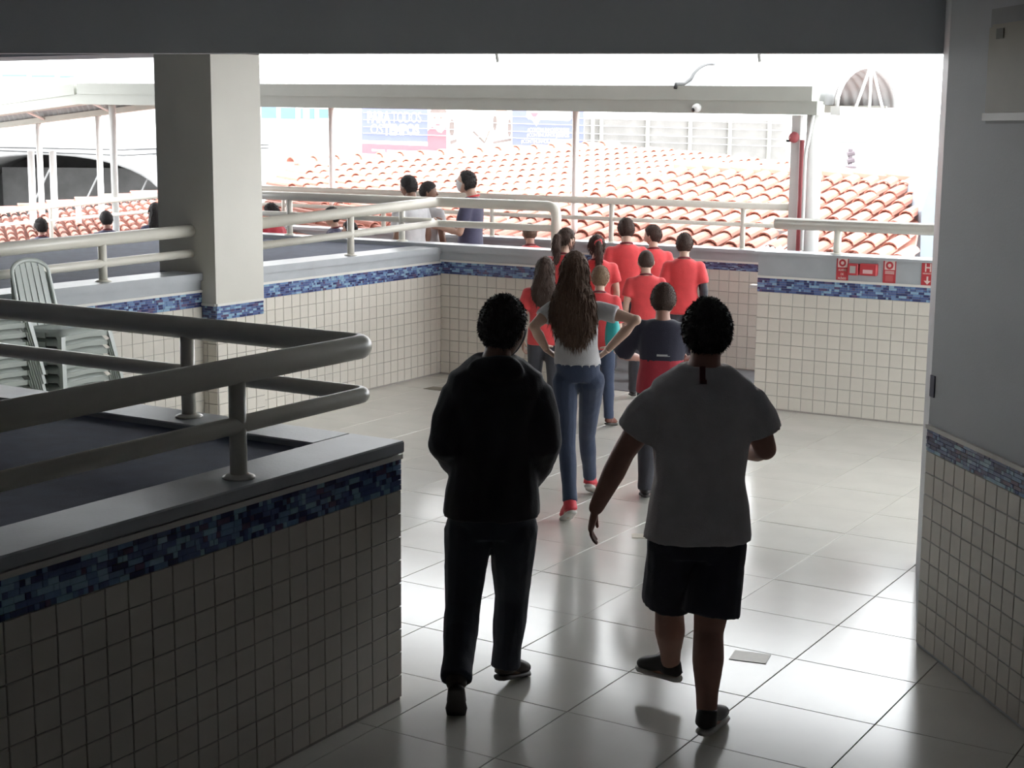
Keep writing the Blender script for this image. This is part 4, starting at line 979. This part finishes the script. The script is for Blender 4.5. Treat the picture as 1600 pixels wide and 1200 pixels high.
# man in dark hooded jacket
rt = atz(752, 1088, 0)
person('man walking in dark hooded jacket and dark jeans with hands in pockets', rt, 6, 1.73, dict(
    head=(787, 512), neck=(775, 562), pel=(768, 798), shL=(718, 622), shR=(834, 622), elL=(700, 692, -.04), wrL=(735, 742, .17), elR=(846, 690, -.02), wrR=(820, 752, .17),
    hipL=(732, 826), hipR=(802, 826), knL=(723, 950, -.06), anL=(713, 1062, -.34), toL=(713, 1108, -.21), knR=(800, 930, .12), anR=(790, 1040, .14), toR=(814, 1046, .24)),
    w=1.06, skin=SK3, hair=('short', HB), hs=1.12, headyaw=22, headpitch=-8, top=dict(mat=JACK, hem=-.03, sleeve=2, inf=.030, flare=1.05, sh=1.06, hood=True, arm=1.12, fold=1.6), bottom=dict(mat=DJEAN, end=1., inf=.014, waist=.06, leg=.98), shoes=(mat('brown_black_shoe', (.028, .018, .014), .5, .1), SOLB), vox=.0085, fold=.005, px=True, mask=MASKB, curl=.7)
# woman with long hair
rt = atz(901, 808, 0)
person('woman with long brown hair, pale grey T-shirt and blue jeans, hands on hips', rt, 2, 1.69, dict(
    head=(898, 424), neck=(895, 462), pel=(903, 577), shL=(862, 484), shR=(934, 484), elL=(834, 510, -.08), wrL=(854, 546, .0), hdL=(872, 560, .10), elR=(994, 500, -.08), wrR=(948, 548, .0), hdR=(930, 562, .10),
    hipL=(883, 594), hipR=(925, 594), knL=(886, 695, .0), anL=(891, 790, -.22), toL=(884, 806, -.1), knR=(917, 680, .3), anR=(922, 749, .5), toR=(926, 762, .62)),
    w=.90, skin=SK2, hair=('long', HLB), hs=1.02, top=dict(mat=LTEE, hem=.10, sleeve=.5, inf=.010, flare=1.0, arm=.95), bottom=dict(mat=JEAN, end=.97, inf=.006, waist=.20, leg=.95), shoes=(SHR, SOLW), vox=.009, fold=.003, px=True, extra=dict(hair_len=.47, hair_w=1.22), hipw=1.0)
# boy in two tone polo
p = aty(1037, 447, 8.8)
person('boy in navy and red two tone polo shirt seen past the grey T-shirt', (p.x, p.y, 0), 8, p.z, dict(shL=(-.19, 0, 1.41), elL=(-.33, .08, 1.18), wrL=(-.20, .30, 1.12), elR=(.33, .08, 1.18), wrR=(.20, .30, 1.12), knR=(.11, .06, .5), anR=(.1, .12, .09), toR=(.1, .26, .03)),
    w=1.12, skin=SK1, hair=('short', HBR), hs=1.06, top=dict(mat=NAVY, hem=-.12, sleeve=1., inf=.014, low=(REDD, 1.16), flare=1.05), bottom=dict(mat=DKP), shoes=(SHB, SOLB), vox=.012, extra=dict(logo=(1035, 562, .10, .012, WHT)))
KID = dict(hem=-.16, sleeve=.62, inf=.014, flare=1.06, mat=REDT, collar=COLL)
def kid(label, px_, py_, Y, yaw, z=0., hair=('short', HBR), skin=SK2, **kw):
    p = aty(px_, py_, Y); t = dict(KID); t.update(kw.pop('top', {}))
    return person(label, (p.x, p.y, z), yaw, p.z-z, kw.pop('J', None), skin=skin, hair=hair, top=t, bottom=kw.pop('bottom', dict(mat=DKP)), shoes=kw.pop('shoes', (SHB, SOLB)), fold=.003, **kw)
WALK = dict(knL=(-.1, .10, .5), anL=(-.1, .20, .10), toL=(-.1, .35, .05), knR=(.1, -.02, .5), anR=(.1, -.20, .11), toR=(.1, -.06, .03))
kid('girl with long dark hair in red uniform shirt and jeans beside the woman', 852, 404, 10.5, 5, hair=('long', HBR), J=WALK, bottom=dict(mat=DKP), extra=dict(hair_len=.40), w=.95)
kid('girl with dark ponytail turning her face to the right', 884, 357, 11.9, 25, hair=('pony', HBR), headyaw=25)
kid('girl with dark ponytail held by a red hair tie', 933, 368, 12.2, -5, hair=('pony', HBR), extra=dict(tie=REDT))
pb = aty(957, 521, 10.62); pc_ = aty(938, 418, 10.75); fy = math.radians(10)-YU; kf = Vector((math.sin(fy), math.cos(fy), 0)); kr = Vector((kf.y, -kf.x, 0)); kk = pc_.z/1.75
bl = Vector(((pb-pc_).dot(kr), (pb-pc_).dot(kf), pb.z))/kk
kid('fair haired child in red shirt and jeans with a turquoise bottle pouch', 938, 418, 10.75, 10, hair=('short', HBL), J=dict(knR=(.1, .08, .5), anR=(.12, .02, .09), toR=(.16, .16, .03), knL=(-.1, .0, .5), elR=(bl.x+.06, -.06, bl.z-.07), wrR=(bl.x+.07, bl.y-.02, bl.z-.13)), bottom=dict(mat=JEAN, inf=.008), shoes=(SHBR, SOLB), w=.95)
kid('tallest boy in red shirt with dark cropped hair on the walkway', 979, 342, 13.0, -6, J=WALK)
kid('boy in red shirt glancing left next to the tallest boy', 1021, 353, 13.5, -10, headyaw=-40)
kid('boy in red shirt with dark undersleeves by the cream tiled outer wall', 1070, 366, 12.75, 6, top=dict(under=DKP, sleeve=.7))
kid('small boy with cropped hair and red shirt between the two groups', 1010, 393, 12.0, 0, hair=('buzz', HBR), J=WALK)
def rz(x): return wz(x)
kid('child with shaved brown head in red collar behind the curved rail end', 828, 350, 13.2, -12, z=rz(-7.94), hair=('buzz', HLB), skin=SK1)
kid('man in white shirt with dark hair standing behind the deck rail', 640, 274, 13.25, -50, z=rz(-9.4), hair=('short', HB), skin=SK3, top=dict(mat=WHT, collar=None, flare=1.15), w=1.1)
kid('shorter person half hidden behind the man in white shirt', 668, 284, 14.0, 30, z=rz(-9.9), hair=('short', HB), skin=SK3, top=dict(mat=WHT, collar=None), headyaw=60)
kid('boy in slate blue shirt with red collar looking down at a phone', 735, 266, 13.8, -75, z=rz(-9.05), hair=('thick', HB), skin=SK2, top=dict(mat=DBL, collar=REDT, hem=-.2), headpitch=-25, mask=MASKW,
    J=dict(elL=(-.2, .05, 1.13), wrL=(-.10, .30, 1.18), elR=(.2, .05, 1.13), wrR=(.10, .30, 1.18), head=(0, .05, 1.625)))
p = aty(735, 266, 13.8); hz_ = rz(-9.05); kk = (p.z-hz_)/1.75
ph_f = Vector((math.sin(math.radians(-75)-YU), math.cos(math.radians(-75)-YU), 0))
c = Vector((p.x, p.y, hz_+1.24*kk))+ph_f*(.40*kk); bm = B(); rr_ = Vector((ph_f.y, -ph_f.x, 0)); upv = (Vector((0, 0, 1))+ph_f*.8).normalized()
obox(bm, c-rr_*.036-upv*.07, rr_*.072, upv*.14, ph_f.cross(rr_)*0+(-ph_f+Vector((0, 0, .8))).normalized()*.009); tag(mk('mobile_phone', bm, mat('black_glass', (.02, .02, .02), .1)), 'dark mobile phone held by the boy in slate blue', 'phone')
# turquoise pouch carried by the fair haired child
p = pb; bm = B(); loft(bm, [ell(Vector((p.x, p.y, p.z+z)), Vector((1, 0, 0)), Vector((0, 1, 0)), a, a*.6, 14, 3) for z, a in ((-.14, .02), (-.13, .05), (-.05, .062), (.05, .058), (.11, .045), (.12, .02))])
tag(mk('bag', bm, mat('turquoise_fabric', (.03, .36, .36), .6, .1), None, True), 'small turquoise bag carried beside the woman with long hair', 'bag')
# people on the walkway, only their heads show
def lz(x): return wz(x)
for px_, py_, Y, yaw, sk, hr, lab in ((425, 320, 13.3, -60, SK2, ('thick', HB), 'dark haired child in crimson shirt right beside the pillar on the walkway'), (520, 325, 13.2, -85, SK2, ('short', HB), 'child with dark hair passing below the deck rail'), (548, 347, 13.6, -85, SK2, ('long', HB), 'child with long black hair lowest below the deck rail'),
        (64, 343, 13.3, -35, SK1, ('thick', HB), 'dark haired walker by the far post on the sloping walkway'), (166, 331, 13.3, -30, SK1, ('short', HB), 'dark haired walker between canopy post and pillar'), (243, 318, 13.3, -35, SK1, ('long', HB), 'long haired walker just left of the pillar edge')):
    p = aty(px_, py_, Y); kid(lab.replace('just left of', 'half hidden by'), px_, py_, Y, yaw, z=lz(p.x), hair=hr, skin=sk, vox=.02, top=dict(mat=REDD if px_ in (425,) else DBL))
#@@PEOPLE_END
